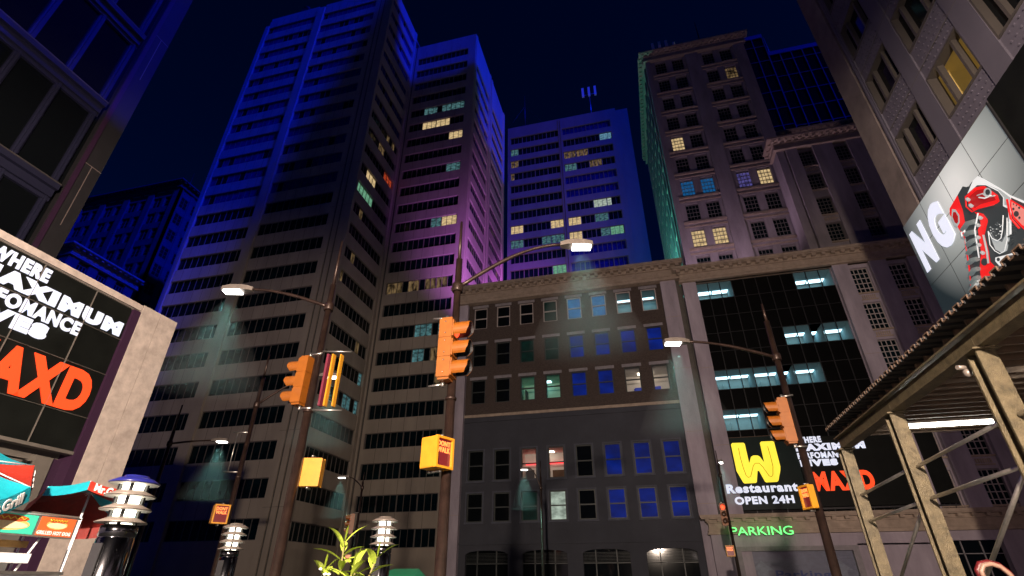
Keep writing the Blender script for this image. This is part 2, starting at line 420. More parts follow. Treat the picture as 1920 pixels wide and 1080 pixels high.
b.box(-36.1,82.0,0,-23.3,82.4,zw); b.box(-36.1,61,zw-.8,-23.3,82,zw-.5); b.box(-36.1,75,0,-35.8,82,zw)
for t in topsW: panel_lines(b,-35.2,-24.4,[(t+.02,t+1.76)],60.6)
part('wall',b,[M['concrete'],M['groove']],TW)
its=[]; d={}
def addl(px,py,s):
    kk=fl(px,py,topsW,Y=60.6)
    while kk in d: kk-=1
    d[kk]=s
for a in ((790,525,'ddd.dd.dddd.'),(830,600,'......ccc.cc'),(830,655,'......cc.ddd'),(825,710,'..........dd'),(830,410,'.......ccwww'),(855,312,'.........ccc'),(858,252,'.........www'),(820,232,'...wwwwww...'),(840,200,'...ccc.ccccc'),(780,440,'............')): addl(*a)
for k,t in enumerate(topsW): its.append((ribbon(10.8,2.0,12,d.get(k,'.'*12),wide=3),(-35.2,60.85,t-2.0),0))
for k,t in enumerate(topsX):
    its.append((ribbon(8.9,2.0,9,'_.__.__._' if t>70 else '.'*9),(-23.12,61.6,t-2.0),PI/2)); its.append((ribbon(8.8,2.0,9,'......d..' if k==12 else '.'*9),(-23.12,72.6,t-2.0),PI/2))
windows(its,TW)

# tower C
TC=thing('office_tower',(-8,110,0),'distant banded tower in violet and blue light, above the corner building cornice','office tower')
zc=112+H; topsC=[64.3+H+4.37*k for k in range(-2,12)]; topsC=[t for t in topsC if t<zc-2]
b=MB(); b.box(-30,100,0,7,100.5,50)
for (xa,xb) in ((-25.9,-12.3),(-11.4,1.7)): banded_wall(b,xa,xb,50,topsC,2.5,100,'y',ztop=zc-.8)
b.box(-26.6,100,50,-25.9,100.5,zc); b.box(-12.3,99.9,50,-12.0,100.5,zc-.4); b.box(-12.0,100.15,50,-11.75,100.5,zc-.4,1); b.box(-11.75,99.9,50,-11.4,100.5,zc-.4)
b.box(1.7,100,50,3.4,100.5,zc); b.box(3.4,100.4,0,6.6,101,zc-.5)
b.box(-25.9,100,zc-.8,1.7,100.5,zc)
b.box(-26.6,100.5,0,-26.2,125,zc); b.box(6.2,101,0,6.6,125,zc-.5); b.box(-26.6,125,0,6.6,125.4,zc-.5); b.box(-26.2,100.5,zc-1.3,6.2,125,zc-1)
part('wall',b,[M['concrete_p'],M['groove']],TC)
its=[]; dl={}; dr={}
def sC(dct,px,py,s): dct[fl(px,py,topsC,Y=100)]=s
for a in ((970,284,'cc..........'),(970,307,'dd..........'),(970,330,'d...........'),(970,428,'www......www'),(970,455,'ccc....ccccc'),(1045,503,'.........ggg')): sC(dl,*a)
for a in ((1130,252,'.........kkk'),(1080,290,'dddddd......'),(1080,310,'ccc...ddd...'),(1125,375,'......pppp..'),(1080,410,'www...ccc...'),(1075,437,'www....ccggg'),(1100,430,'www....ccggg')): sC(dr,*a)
for k,t in enumerate(topsC):
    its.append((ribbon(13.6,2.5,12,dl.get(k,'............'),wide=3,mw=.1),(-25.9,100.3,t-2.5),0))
    its.append((ribbon(13.1,2.5,12,dr.get(k,'____________'),wide=3,mw=.1),(-11.4,100.3,t-2.5),0))  # right half takes the moonlit pane colour
windows(its,TC)

# ------------------------------------------------------------------ stone high-rise D (teal-lit left side)
TD=thing('stone_high_rise',(15,66,0),'tall stone high-rise with cornice and paired windows, its left side lit teal','high-rise')
b=MB(); X0,X1,YD,YB=7.4,21.6,55,77.5; zd=71.6+H
b.box(X0,YD+.5,0,X1,YD+.9,zd-1)                 # wall behind the window recesses
for xa,xb in ((X0,8.15),(13.2,15.05),(20.1,X1)): b.box(xa,YD-.25,0,xb,YD+.5,zd-1.2)
topsD=[53.65+H+3.98*k for k in range(-5,5)]
for t in topsD:
    for xa,xb in ((8.15,13.2),(15.05,20.1)):
        b.box(xa,YD+.12,t+.25,xb,YD+.5,t+1.55); b.box(xa,YD-.16,t+1.0,xb,YD+.12,t+1.25,1); b.box(xa,YD-.05,t+.45,xb,YD+.12,t+.6,1)
        for p0,p1 in ((xa,xa+.6),(xa+2.2,xa+3.1),(xa+4.7,xb)): b.box(p0,YD+.12,t-2.43,p1,YD+.5,t+.25)
b.box(X0+.3,YD+.9,zd-1.6,X1-.3,YB,zd-1.3)
# left (-X) face
b.box(X0+.5,YD+.9,0,X0+.9,YB,zd-1)
for i in range(9):
    y=YD+.9+i*2.55
    b.box(X0-.2,y,0,X0+.5,y+.75,zd-1.2)
for t in topsD:
    b.box(X0-.02,YD,t+.3,X0+.5,YB,t+1.5); b.box(X0-.14,YD+.9,t+1.0,X0-.02,YB,t+1.2,1)
b.box(X0,YB,0,X1,YB+.4,zd-1); b.box(X1-.4,YD+.9,0,X1,YB,zd-1)
part('wall',b,[M['stone2'],M['trim']],TD)
b=MB(); cornice(b,X0,X1,YD-.2,zd,.85,1.7,0,.8); cornice(b,YD,YB,X0-.2,zd+.002,.8,1.69,0,.8,axis='x-',ends=False)
part('cornice',b,M['trim'],TD)
wins={}
def wD(px,py,s):
    p=at(px,py,Y=55); wins[(nearest(topsD,p.z+.9), 0 if p.x<10 else 1 if p.x<13.5 else 2 if p.x<17.6 else 3)]=s
for a in ((1269,267,'w'),(1286,347,'B'),(1324,343,'B'),(1392,328,'P'),(1432,326,'w'),(1308,440,'w'),(1347,438,'w'),(1357,140,'d')): wD(*a)
its=[]
def gridwin(s,W=1.6,Hh=2.35): return ribbon(W,Hh,4,s*4,rows=4,mw=.05)
for k,t in enumerate(topsD):
    for c,x in enumerate((8.78,11.27,15.68,18.17)):
        its.append((gridwin(wins.get((k,c),'.')),(x,YD+.4,t-2.3),0))
for k,t in enumerate(topsD):
    for i in range(8): its.append((gridwin('t' if k<5 else '.',1.5),(X0+.35,YD+1.75+i*2.55+1.5-.1,t-2.3),-PI/2))
windows(its,TD)

# E stone block in front of it, F glass tower behind
TE=thing('stone_block',(24,52,0),'brown stone block with narrow panelled windows below a heavy cornice, right of the stone high-rise','stone building')
b=MB(); zE=42.9+H; X0=18.3; X1=31
b.box(X0,48.4,0,X1,48.8,zE-.6); b.box(X0,48.0,0,X0+.75,48.4,zE-1); b.box(X0+.9,47.85,0,20.35,48.4,zE-1); b.box(21.9,47.85,0,23.9,48.4,zE-1); b.box(25.3,47.85,0,27.6,48.4,zE-1); b.box(29,47.85,0,X1,48.4,zE-1)
b.box(X0,48.8,0,X0+.4,50.0,zE-.6); b.box(21.75,50.0,0,22.1,55.5,zE-.6); b.box(X1-.4,48.8,0,X1,55.5,zE-.6); b.box(X0+.4,49.7,0,21.75,50.0,zE-.6); b.box(22.1,55.5,0,X1,55.9,zE-.6); b.box(X0+.4,48.8,zE-1,21.75,49.7,zE-.7); b.box(21.75,48.8,zE-1,X1-.4,50,zE-.71); b.box(22.1,50,zE-1,X1-.4,55.5,zE-.7)
topsE=[41.5+H-3.3*k for k in range(6)]
for k,t in enumerate(topsE):
    for xa,xb in ((20.35,21.9),(23.9,25.3),(27.6,29)):
        b.box(xa,48.1,t-3.3,xb,48.4,t-2.35); b.box(xa-.0,47.95,t-2.45,xb,48.1,t-2.3,1)
        if k%2==0:
            for q in range(5): b.box(xa+.25+q*(xb-xa-.5)/5,48.02,t-3.1,xa+.33+q*(xb-xa-.5)/5,48.1,t-2.6,1)
            b.box(xa+.15,48.04,t-2.95,xb-.15,48.1,t-2.8,1)
part('wall',b,[M['stone2'],M['trim']],TE)
b=MB(); cornice(b,X0,X1,47.9,zE+.4,.8,1.5,0,.7); cornice(b,48,49.9,X0-.05,zE+.402,.75,1.49,0,.7,axis='x-',ends=False); part('cornice',b,M['trim'],TE)
its=[(ribbon(1.4,2.2,4,'.',rows=5,mw=.05,frame=M['mullion']),(x,48.3,t-2.3),0) for t in topsE for x in (20.42,23.93,27.63)]
windows(its,TE)

TG=thing('stone_annex',(30,64,0),'low stone annex whose pale cornice runs below the glass tower','stone building')
b=MB(); b.box(21.9,57,0,40,66,46+5.3)
part('wall',b,M['stone2'],TG)
b=MB(); cornice(b,21.9,40,57,52+.6+H,.8,1.6,0,.8,ends=False); part('cornice',b,M['trim'],TG)

TF=thing('glass_tower',(34,74,0),'dark glass tower with thin blue mullions behind the stone high-rise','glass tower')
def glass_box(x0,x1,y0,y1,zt,par,nx,dz=4.1,zb=55):
    b=MB(); b.box(x0,y0,0,x1,y1,zt); part('curtain_wall',b,M['glass'],par)
    b=MB()
    for i in range(nx+1):
        x=x0+(x1-x0)*i/nx; b.box(x-.06,y0-.16,zb,x+.06,y0-.002,zt)
    z=zb
    while z<zt: b.box(x0,y0-.12,z,x1,y0-.004,z+.1); z+=dz
    b.box(x0-.1,y0-.2,zt-.9,x1+.1,y0-.003,zt+.1)
    for i in range(5):
        y=y0+(y1-y0)*i/4; b.box(x0-.14,y-.06,zb,x0-.002,y+.06,zt)
    return b
Mm=mat('blue_grey_mullion',(.12,.12,.16),.4,metal=.4,vary=0)
part('mullion',glass_box(27.2,30.9,70,80,90.2+H,TF,2),Mm,TF); part('mullion',glass_box(31.2,46,70.6,82,85.6+H,TF,8),Mm,TF)

# ------------------------------------------------------------------ background left
TL=thing('stone_high_rise',(-128,90,0),'dark stone high-rise with paired windows far left beyond the billboard','high-rise')
b=MB(); X0,X1,YL=-146,-111.5,80; zl=92.6+H
b.box(X0,YL+.6,0,X1,YL+1,zl-1)
pl=[X0+ i*(X1-X0-1.6)/4 for i in range(5)]
for x in pl: b.box(x,YL-.2,0,x+1.9,YL+.6,zl-1)
tl=[zl-3.2-5.2*k for k in range(9)]
for t in tl: b.box(X0,YL+.15,t,X1-.3,YL+.6,t+1.9)
for x in pl[:-1]: b.box(x+4.6,YL+.2,0,x+5.6,YL+.6,zl-1)
b.box(X1-.4,YL+1,0,X1,100,zl-1); b.box(X0,YL+1,zl-2,X1,100,zl-1.5); b.box(X0,99,0,X1,100,zl-1)
for t in tl: b.box(X1,YL+.6,t,X1+.15,100,t+1.9)
for i in range(6): b.box(X1,YL-.2+i*3.8,0,X1+.3,YL+.9+i*3.8,zl-1)
part('wall',b,[M['stone_d']],TL)
b=MB(); cornice(b,X0,X1,YL-.1,zl+.9,1.4,2.0,0,1.4); cornice(b,YL,100,X1+.1,zl+.902,1.3,1.99,0,1.4,axis='x+',ends=False); part('cornice',b,M['stone_d'],TL)
its=[]
for t in tl:
    for x in pl[:-1]:
        its.append((ribbon(2.4,3.2,2,'.',rows=3),(x+2.05,YL+.5,t-3.25),0)); its.append((ribbon(2.2,3.2,2,'.',rows=3),(x+5.8,YL+.5,t-3.25),0))
    for i in range(4): its.append((ribbon(2.2,3.2,2,'.',rows=3),(X1+.05,YL+1.2+i*3.8,t-3.25),PI/2))
windows(its,TL)

TS=thing('stone_block',(-78,46,0),'low sooty stone building with a toothed cornice, between the billboard and the banded tower','stone building')  # walls use the plain darker stone tone
b=MB(); zs=38.9+H
b.box(-95,40.4,0,-70.4,49.5,zs-1); b.box(-71.5,39.9,0,-70,40.4,zs-1)
for i in range(4): b.box(-70.4,40.0+i*2.75,0,-69.9,41.3+i*2.75,zs-1)
b.box(-95,40,0,-80,40.4,zs-1)
part('wall',b,M['stone_d'],TS)
b=MB(); cornice(b,-95,-70,40.1,zs,1.0,1.5,0,.9); cornice(b,40,50,-70,zs+.002,.95,1.49,0,.9,axis='x+',ends=False); part('cornice',b,M['trim'],TS)
its=[(ribbon(1.3,2.4,3,'.',rows=3),(-70.3,41.4+i*2.75,zs-4.4-3.6*k),PI/2) for i in range(3) for k in range(3)]
windows(its,TS)

# ------------------------------------------------------------------ rooms behind lit windows
def room(parent,x0,x1,y,z0,z1,dep,wall,lamp,extra=None,lamps=1):
    b=MB(); y1=y+dep
    b.quad((x0,y1,z0),(x1,y1,z0),(x1,y1,z1),(x0,y1,z1)); b.quad((x0,y,z0),(x0,y1,z0),(x0,y1,z1),(x0,y,z1)); b.quad((x1,y1,z0),(x1,y,z0),(x1,y,z1),(x1,y1,z1))
    b.quad((x0,y1,z1),(x1,y1,z1),(x1,y,z1),(x0,y,z1)); b.quad((x0,y,z0),(x1,y,z0),(x1,y1,z0),(x0,y1,z0))
    for i in range(lamps):
        c=x0+(x1-x0)*(i+.5)/lamps; b.box(c-.7,y1-1.0,z1-.06,c+.7,y1-.4,z1-.02,1)
    if extra: extra(b)
    return part('room',b,[wall,lamp,M['dark_art'],M['blue_art'],M['brown_f'],M['neon_r']],parent)

# ------------------------------------------------------------------ middle building
TM=thing('apartment_house',(-6,50,0),'low corner building of dark brick over grey render with a tan cornice','building')
YM=45; b=MB()
XL,XR_=-17.0,5.0
wx=[-15.45+2.413*i for i in range(8)]; ww=1.4
rowsM=[(24.8,22.46),(20.75,18.4),(17.0,14.66)]; rowsG=[(10.35,7.75),(6.75,4.46)]
rowsM=[(a+H,c+H) for a,c in rowsM]; rowsG=[(a+H,c+H) for a,c in rowsG]
xa,xb=-16.0,3.35
def wallgrid(zlo,zhi,rows,mi,y0,y1):
    zs=[zlo]+[v for r in sorted(rows,key=lambda r:r[0]) for v in (r[1],r[0])]+[zhi]
    for i in range(0,len(zs),2): b.box(xa,y0,zs[i],xb,y1,zs[i+1],mi)
    for (t,bt) in rows:
        e=[xa]+[v for x in wx for v in (x,x+ww)]+[xb]
        for i in range(0,len(e),2): b.box(e[i],y0,bt,e[i+1],y1,t,mi)
wallgrid(13.6+H,25.2+H,rowsM,1,YM,YM+.4)
wallgrid(2.95+H,12.9+H,rowsG,2,YM,YM+.4)
b.box(xa,YM-.12,13.35+H,xb,YM+.4,13.6+H,3); b.box(xa,YM-.06,13.1+H,xb,YM+.4,13.345+H,2); b.box(xa,YM-.1,12.9+H,xb,YM+.4,13.098+H,2)
b.box(xa,YM-.1,2.75+H,xb,YM+.3,2.948+H,2)
# ground floor with arched openings
arcs=[(-15.39,-11.78),(-10.56,-6.94),(-5.72,-2.1),(-.86,2.83)]
zsp=2.06+H; ztop=2.75+H
e=[xa]+[v for a in arcs for v in a]+[xb]
for i in range(0,len(e),2): b.box(e[i],YM,0,e[i+1],YM+.4,ztop-.002,2)
for (a0,a1) in arcs:
    n=14
    for i in range(n):
        u0=a0+(a1-a0)*i/n; u1=a0+(a1-a0)*(i+1)/n
        def az(u): return zsp+.28*math.sqrt(max(0,1-((u-(a0+a1)/2)/((a1-a0)/2))**2))
        b.poly([(u0,YM,az(u0)),(u1,YM,az(u1)),(u1,YM,ztop-.002),(u0,YM,ztop-.002)],2)
        b.quad((u0,YM,az(u0)),(u0,YM+.4,az(u0)),(u1,YM+.4,az(u1)),(u1,YM,az(u1)),2)
# pilasters
b.box(XL,YM-.45,0,-16.0,YM+.4,25.2+H,0); b.box(3.35,YM-.45,0,4.75,YM+.4,25.2+H,0); b.box(4.75,YM-.1,0,5.15,YM+.4,25.2+H,4)
for z in (5.0,10.5,16,21): b.box(XL-.003,YM-.453,z+H,-15.997,YM-.44,z+H+.03,3); b.box(3.347,YM-.453,z+H+.3,4.753,YM-.44,z+H+.33,3)
b.box(XL,YM+.4,0,XL+.4,60,25.2+H,2); b.box(XL,59.6,0,5.1,60,25.2+H,2); b.box(XL+.4,YM+.4,26.3+H,5.1,59.6,26.5+H,4)
b.box(XL+.4,YM+3.4,0,5.1,YM+3.6,25.2+H,4); b.box(4.9,YM+.4,0,5.1,59.6,25.2+H,4)
part('wall',b,[M['stone'],M['brick'],M['render'],M['trim'],M['groove']],TM)
b=MB(); cornice(b,XL,4.9,YM-.45,27.1+H,.75,1.95,0,.78,block=.4); b.box(XL,YM-.3,25.2+H,4.9,59.9,26.3+H); part('cornice',b,M['trim'],TM)
def sash(parent,x,zb,zt_,kind,pale,ledge):
    W=ww; Hh=zt_-zb; fr=M['frame'] if pale else M['frame_d']
    g=MB()
    if kind!='o':
        g.quad((x,YM+.22,zb),(x+W,YM+.22,zb),(x+W,YM+.22,zt_),(x,YM+.22,zt_)); 
    else: g.box(x+.05,YM+.215,zb+Hh*.5-.02,x+W-.05,YM+.225,zb+Hh*.5+.02)
    m={'.':M['glass'],'o':fr}.get(kind) or LIT.get(kind,M['glass'])
    w=part('window',g,[m],parent)
    f=MB(); w_=.09
    f.box(x,YM+.1,zb,x+w_,YM+.24,zt_); f.box(x+W-w_,YM+.1,zb,x+W,YM+.24,zt_); f.box(x+w_,YM+.1,zt_-w_,x+W-w_,YM+.24,zt_); f.box(x+w_,YM+.1,zb,x+W-w_,YM+.24,zb+w_)
    f.box(x+w_,YM+.13,zb+Hh*.5-.05,x+W-w_,YM+.24,zb+Hh*.5+.05)
    o=link('frame',f.mesh('frame',[fr],wloc(w)),w)
    s=MB()
    if ledge:
        s.box(x-.16,YM-.12,zb-.15,x+W+.16,YM+.12,zb-.002); s.box(x-.13,YM-.05,zb,x-.003,YM+.0,zt_+.12); s.box(x+W+.003,YM-.05,zb,x+W+.13,YM,zt_+.12); s.box(x-.003,YM-.05,zt_+.002,x+W+.003,YM,zt_+.12)
        link('surround',s.mesh('surround',[M['render2']],wloc(w)),w)
    else:
        s.box(x-.16,YM-.08,zt_+.002,x+W+.16,YM+.1,zt_+.28); link('lintel',s.mesh('lintel',[M['lintel']],wloc(w)),w)
kinds=[['.','.','.','t','B','B','o','o'],['.','.','t','t','b','b','b','b'],['.','.','o','o','b','b','o','o'],['.','.','o','o','.','b','b','b'],['.','.','t','p','.','b','b','b']]
for r,(t,bt) in enumerate(rowsM):
    for i,x in enumerate(wx): sash(TM,x,bt,t,kinds[r][i],r==0,False)
for r,(t,bt) in enumerate(rowsG):
    for i,x in enumerate(wx): sash(TM,x,bt,t,kinds[3+r][i],False,True)
yr=YM+.41
room(TM,wx[6]-.3,wx[7]+ww+.2,yr,rowsM[0][1]-.2,rowsM[0][0]+.1,2.6,M['room_c'],M['ceil'],lamps=2)
def ex1(b): b.box(wx[2]+.1,yr+1.2,rowsM[2][1]+.3,wx[2]+.2,yr+2.2,rowsM[2][0]-.8,2); b.box(wx[2]-.2,yr+1.7,rowsM[2][1]-.2,wx[2]+.5,yr+2.4,rowsM[2][1]+.6,2)
room(TM,wx[2]-.3,wx[3]+ww+.2,yr,rowsM[2][1]-.2,rowsM[2][0]+.1,2.6,M['room_g'],M['ceil'],ex1)
def ex2(b):
    z=rowsM[2][1]; b.box(wx[6]+.75,yr+2.5,z+.5,wx[6]+1.5,yr+2.55,z+1.3,3); b.box(wx[7]+.1,yr+2.5,z+.6,wx[7]+.7,yr+2.55,z+1.3,3); b.tube([(wx[6]+.7,yr+1,z),(wx[6]+.75,yr+1,z+.6)],.07,8,3); b.lathe([(.02,0),(.14,.1),(.02,.2)],(wx[6]+.78,yr+1,z+.55),8,3)
room(TM,wx[6]-.3,wx[7]+ww+.2,yr,rowsM[2][1]-.2,rowsM[2][0]+.1,2.6,M['room_w'],M['ceilw'],ex2)
def ex3(b):
    z=rowsG[0][1]; b.box(wx[2]-.2,yr+2.5,z+1.75,wx[3]+ww+.1,yr+2.56,z+1.85,5); b.box(wx[2]-.2,yr+2.2,z+.3,wx[2]+.6,yr+2.4,z+1.2,2); b.box(wx[3]+.0,yr+1.6,z-.1,wx[3]+1.3,yr+2.4,z+1.0,4)
room(TM,wx[2]-.3,wx[3]+ww+.2,yr,rowsG[0][1]-.2,rowsG[0][0]+.1,2.6,M['room_w'],M['ceilw'],ex3)
for (a0,a1) in arcs:
    g=MB(); g.quad((a0,YM+.3,0),(a1,YM+.3,0),(a1,YM+.3,2.6+H),(a0,YM+.3,2.6+H)); w=part('shop_window',g,[M['glass']],TM)
    f=MB()
    for u in (.27,.72): f.box(a0+(a1-a0)*u-.04,YM+.2,0,a0+(a1-a0)*u+.04,YM+.29,2.3+H)
    f.box(a0,YM+.2,1.35+H,a1,YM+.29,1.42+H)
    for q in range(7): f.box(a0,YM+.26,1.5+H+q*.1,a1,YM+.29,1.52+H+q*.1)
    link('frame',f.mesh('frame',[M['frame_d']],wloc(w)),w)

# ------------------------------------------------------------------ restaurant building
TR=thing('stone_building',(16,50,0),'broad stone building with a black glass front above the billboards and a lower cornice','building')
Y2=44.5; b=MB(); zc2=25.95+H
b.box(5.3,Y2-.35,0,6.5,Y2+.4,24.7+H); b.box(18.05,Y2-.35,4.4+H,19.3,Y2+.4,24.7+H); b.box(20.95,Y2-.35,4.4+H,22.3,Y2+.4,24.7+H); b.box(23.9,Y2-.35,4.4+H,25.4,Y2+.4,24.7+H); b.box(27.2,Y2-.35,4.4+H,29,Y2+.4,24.7+H)
for z in (9.5,16.0): 
    for (p,q) in ((5.3,6.5),(18.05,19.3),(20.95,22.3),(23.9,25.4)): b.box(p-.003,Y2-.353,z+H,q+.003,Y2-.34,z+H+.03,1)
b.box(18.0,Y2+.1,4.4+H,18.06,Y2+.4,24.7+H)
t2=[24.1+H-3.42*k for k in range(6)]
cols2=[(19.3,20.95),(22.3,23.9),(25.4,27.2)]
for k,t in enumerate(t2):
    for (p,q) in cols2:
        b.box(p,Y2,t-3.42,q,Y2+.4,t-2.5); b.box(p,Y2-.14,t-2.62,q,Y2,t-2.5,1); b.box(p,Y2,t-2.5,p+.12,Y2+.4,t); b.box(q-.12,Y2,t-2.5,q,Y2+.4,t)
        b.box(p+.2,Y2-.06,t-3.2,q-.2,Y2,t-3.1,1)
        for s_ in range(7): b.box(p+.28+s_*(q-p-.56)/7,Y2-.07,t-3.05,p+.36+s_*(q-p-.56)/7,Y2,t-2.75,1)
b.box(18.05,Y2,24.1+H,29,Y2+.4,24.7+H); b.box(18.05,Y2,3.6+H,29,Y2+.4,t2[-1]-3.42)
# lower storey
b.box(3.9,Y2-.5,0,5.4,Y2+.3,3.2+H-.02); b.box(13.4,Y2-.4,0,18.2,Y2+.4,2.4+H); b.box(5.4,Y2-.4,2.3+H,18.2,Y2+.4,3.2+H-.02,0); b.box(18.2,Y2-.4,2.5+H,29,Y2+.4,3.2+H-.02)
b.box(22.0,Y2-.4,0,23.5,Y2+.4,2.5+H-.002); b.box(18.2,Y2-.45,0,18.6,Y2+.4,2.5+H-.002)
b.box(5.17,Y2+.4,0,5.27,47.8,24.6+H,2); b.box(28.6,Y2+.4,0,29,47.8,24.7+H); b.box(5.27,47.5,0,28.6,47.8,24.7+H); b.box(5.27,Y2+.4,24.9+H,28.6,47.5,25.1+H,2)
part('wall',b,[M['stone'],M['trim'],M['groove']],TR)
b=MB(); cornice(b,5.3,29,Y2-.35,zc2,.75,1.5,0,.78,block=.4); b.box(5.3,Y2-.3,24.45+H,29,Y2+.4,24.9+H); part('cornice',b,M['trim'],TR)
b=MB(); cornice(b,4.0,29,Y2-.45,4.4+H,.7,1.3,0,.85,block=.32); part('cornice',b,M['trim'],TR,label='lower cornice with widely spaced blocks above the parking sign')
# black curtain wall with lit rooms
cx0,cx1=6.5,18.05; nc=11; cw=(cx1-cx0)/nc; zrows=[24.45-1.72*i for i in range(12)]
lit=set()
rooms2=[((1303,528),3),((1495,515),3),((1458,625),3),((1523,620),3),((1337,705),3),((1405,702),3),((1475,698),3),((1352,785),3)]
RR=[]
for (px,py),n in rooms2:
    p=at(px,py,Y=Y2); c=max(0,min(nc-n,round((p.x-cx0)/cw))); r=min(range(11),key=lambda i:abs((zrows[i]+zrows[i+1])/2+H-p.z))
    for k in range(n): lit.add((r,c+k))
    RR.append((r,c,n))
b=MB(); mu=MB()
for r in range(11):
    for c in range(nc):
        if (r,c) in lit: continue
        b.quad((cx0+c*cw,Y2+.2,zrows[r+1]+H),(cx0+(c+1)*cw,Y2+.2,zrows[r+1]+H),(cx0+(c+1)*cw,Y2+.2,zrows[r]+H),(cx0+c*cw,Y2+.2,zrows[r]+H))
b.quad((cx0,Y2+.2,3.3+H),(cx1,Y2+.2,3.3+H),(cx1,Y2+.2,zrows[11]+H),(cx0,Y2+.2,zrows[11]+H))
part('curtain_wall',b,M['black'],TR)
for c in range(nc+1): mu.box(cx0+c*cw-.03,Y2+.12,3.3+H,cx0+c*cw+.03,Y2+.22,24.45+H)
for z in zrows: mu.box(cx0,Y2+.14,z+H-.02,cx1,Y2+.21,z+H+.02)
part('mullion',mu,M['blackm'],TR)
for (r,c,n) in RR:
    x0=cx0+c*cw; x1=x0+n*cw
    def exr(b,x0=x0,x1=x1,z=zrows[r+1]+H): b.box(x0+.5,Y2+2.6,z,x0+.56,Y2+2.75,z+1.3,0); b.box(x0+.9,Y2+2.6,z,x0+.94,Y2+2.75,z+1.3,0)
    room(TR,x0+.04,x1-.04,Y2+.23,zrows[r+1]+H+.03,zrows[r]+H-.03,2.6,M['room_c'],M['ceil'],exr,lamps=2)
b=MB()
its=[(ribbon(1.4,2.45,4,'.',rows=5,mw=.05,frame=M['frame']),(p+.13,Y2+.25,t-2.48),0) for t in t2 for (p,q) in cols2]
windows(its,TR)
bal=MB()
for (p,q) in cols2:
    z=t2[-1]-2.5-.9
    bal.box(p-.05,Y2-.3,z+.95,q+.05,Y2-.1,z+1.05)
    for s_ in range(9): bal.lathe([(.04,0),(.075,.25),(.03,.6),(.05,.85)],(p+.15+s_*(q-p-.3)/8,Y2-.2,z+.1),8)
part('balustrade',bal,M['trim'],TR)
for (p,q) in ((18.6,22.0),(23.5,29)):
    g=MB(); g.quad((p,Y2+.1,0),(q,Y2+.1,0),(q,Y2+.1,2.5+H),(p,Y2+.1,2.5+H)); w=part('shop_window',g,[M['glass']],TR)
    f=MB()
    for i in range(4): f.box(p+(q-p)*i/3-.03,Y2,0,p+(q-p)*i/3+.03,Y2+.09,2.5+H)
    f.box(p,Y2,1.7+H,q,Y2+.09,1.75+H); link('frame',f.mesh('frame',[M['lintel']],wloc(w)),w)
# parking shutter
b=MB(); b.box(5.4,Y2-.5,0,5.8,Y2+.3,2.3+H-.002); b.box(13.0,Y2-.5,0,13.4,Y2+.3,2.3+H-.002); b.box(5.8,Y2-.5,2.0+H,13.0,Y2+.3,2.3+H-.002)
gd=part('garage_surround',b,M['lintel'],TR)
b=MB()
for i in range(29): b.box(5.8,Y2-.2+(.03 if i%2 else 0),i*.1,13.0,Y2+.1,i*.1+.095)
gs=part('garage_shutter',b,M['garage'],TR)
for x in (7.0,12.0):
    b=MB(); z=.9+H; b.plate([(x-.75,Y2-.21,z-.1),(x-.35,Y2-.21,z-.1),(x-.35,Y2-.21,z-1.2),(x+.35,Y2-.21,z-1.2),(x+.35,Y2-.21,z-.1),(x+.75,Y2-.21,z-.1),(x,Y2-.21,z+.5)],(0,-1,0),.01)
    link('arrow',b.mesh('arrow',[M['garage_w']],wloc(gs)),gs)
text_part('Parking','lettering',M['garage_b'],gs,(7.8,11.3,.15+H,.80+H),'Y-',Y2-.21,.01,.02)

SG=thing('neon_sign',(7.2,Y2-.9,3.2+H),'green neon PARKING letters under the stone cornice','sign')
text_part('PARKING','lettering',M['neon_g'],SG,(5.25,9.35,2.98+H,3.52+H),'Y-',Y2-1.25,.05,-.006)
# billboards
YB2=44.2-.05
B1=thing('billboard',(8,YB2,5),'dark billboard with yellow W and the words Restaurant OPEN 24H','billboard')
b=MB(); b.box(5.42,YB2+.01,4.72+H,11.15,YB2+.22,10.0+H); part('board',b,M['board_g'],B1)
b=MB(); b.box(5.38,YB2+.02,10.003+H,11.15,YB2+.2,10.05+H); b.box(5.36,YB2+.02,4.72+H,5.417,YB2+.2,10.0+H); part('edge_trim',b,M['joist'],B1)
def wp(x,y): return at(1340+x/7.2,815+y/7.2,Y=YB2)
outl=[(220,135),(235,115),(385,110),(405,125),(465,390),(490,300),(520,282),(580,282),(610,300),(670,380),(610,115),(625,95),(780,88),(800,100),(885,430),(885,480),(860,620),(845,637),(700,645),(680,635),(600,490),(578,490),(568,640),(555,652),(405,660),(385,645),(295,490),(285,440)]
def inner(outl): pass
b=MB(); pts=[wp(*p) for p in outl]; b.plate(pts[::-1],(0,-1,0),.05); lw=part('emblem',b,M['sign_y'],B1)
b=MB(); b.tube([wp(*p)+Vector((0,-.06,0)) for p in ((320,185),(345,310),(385,450),(425,555),(455,580),(485,565),(520,420),(545,388),(600,388),(650,440),(735,560),(765,568),(785,545),(785,430),(750,290),(713,160))],.025,6)
link('emblem_line',b.mesh('emblem_line',[M['sign_yl']],wloc(lw)),lw)
text_part('Restaurant','lettering',M['sign_w'],B1,(5.62,10.62,5.9+H,6.55+H),'Y-',YB2,.05,.045)
text_part('OPEN 24H','lettering',M['sign_w'],B1,(6.05,10.15,5.1+H,5.65+H),'Y-',YB2,.05,.045)
B2=thing('billboard',(15,YB2,5),'farther black billboard reading WHERE MAXIMUM PERFOMANCE LIVES, beside the restaurant sign','billboard')
b=MB(); b.box(11.2,YB2+.01,4.8+H,20.5,YB2+.22,9.75+H); part('board',b,M['board'],B2)
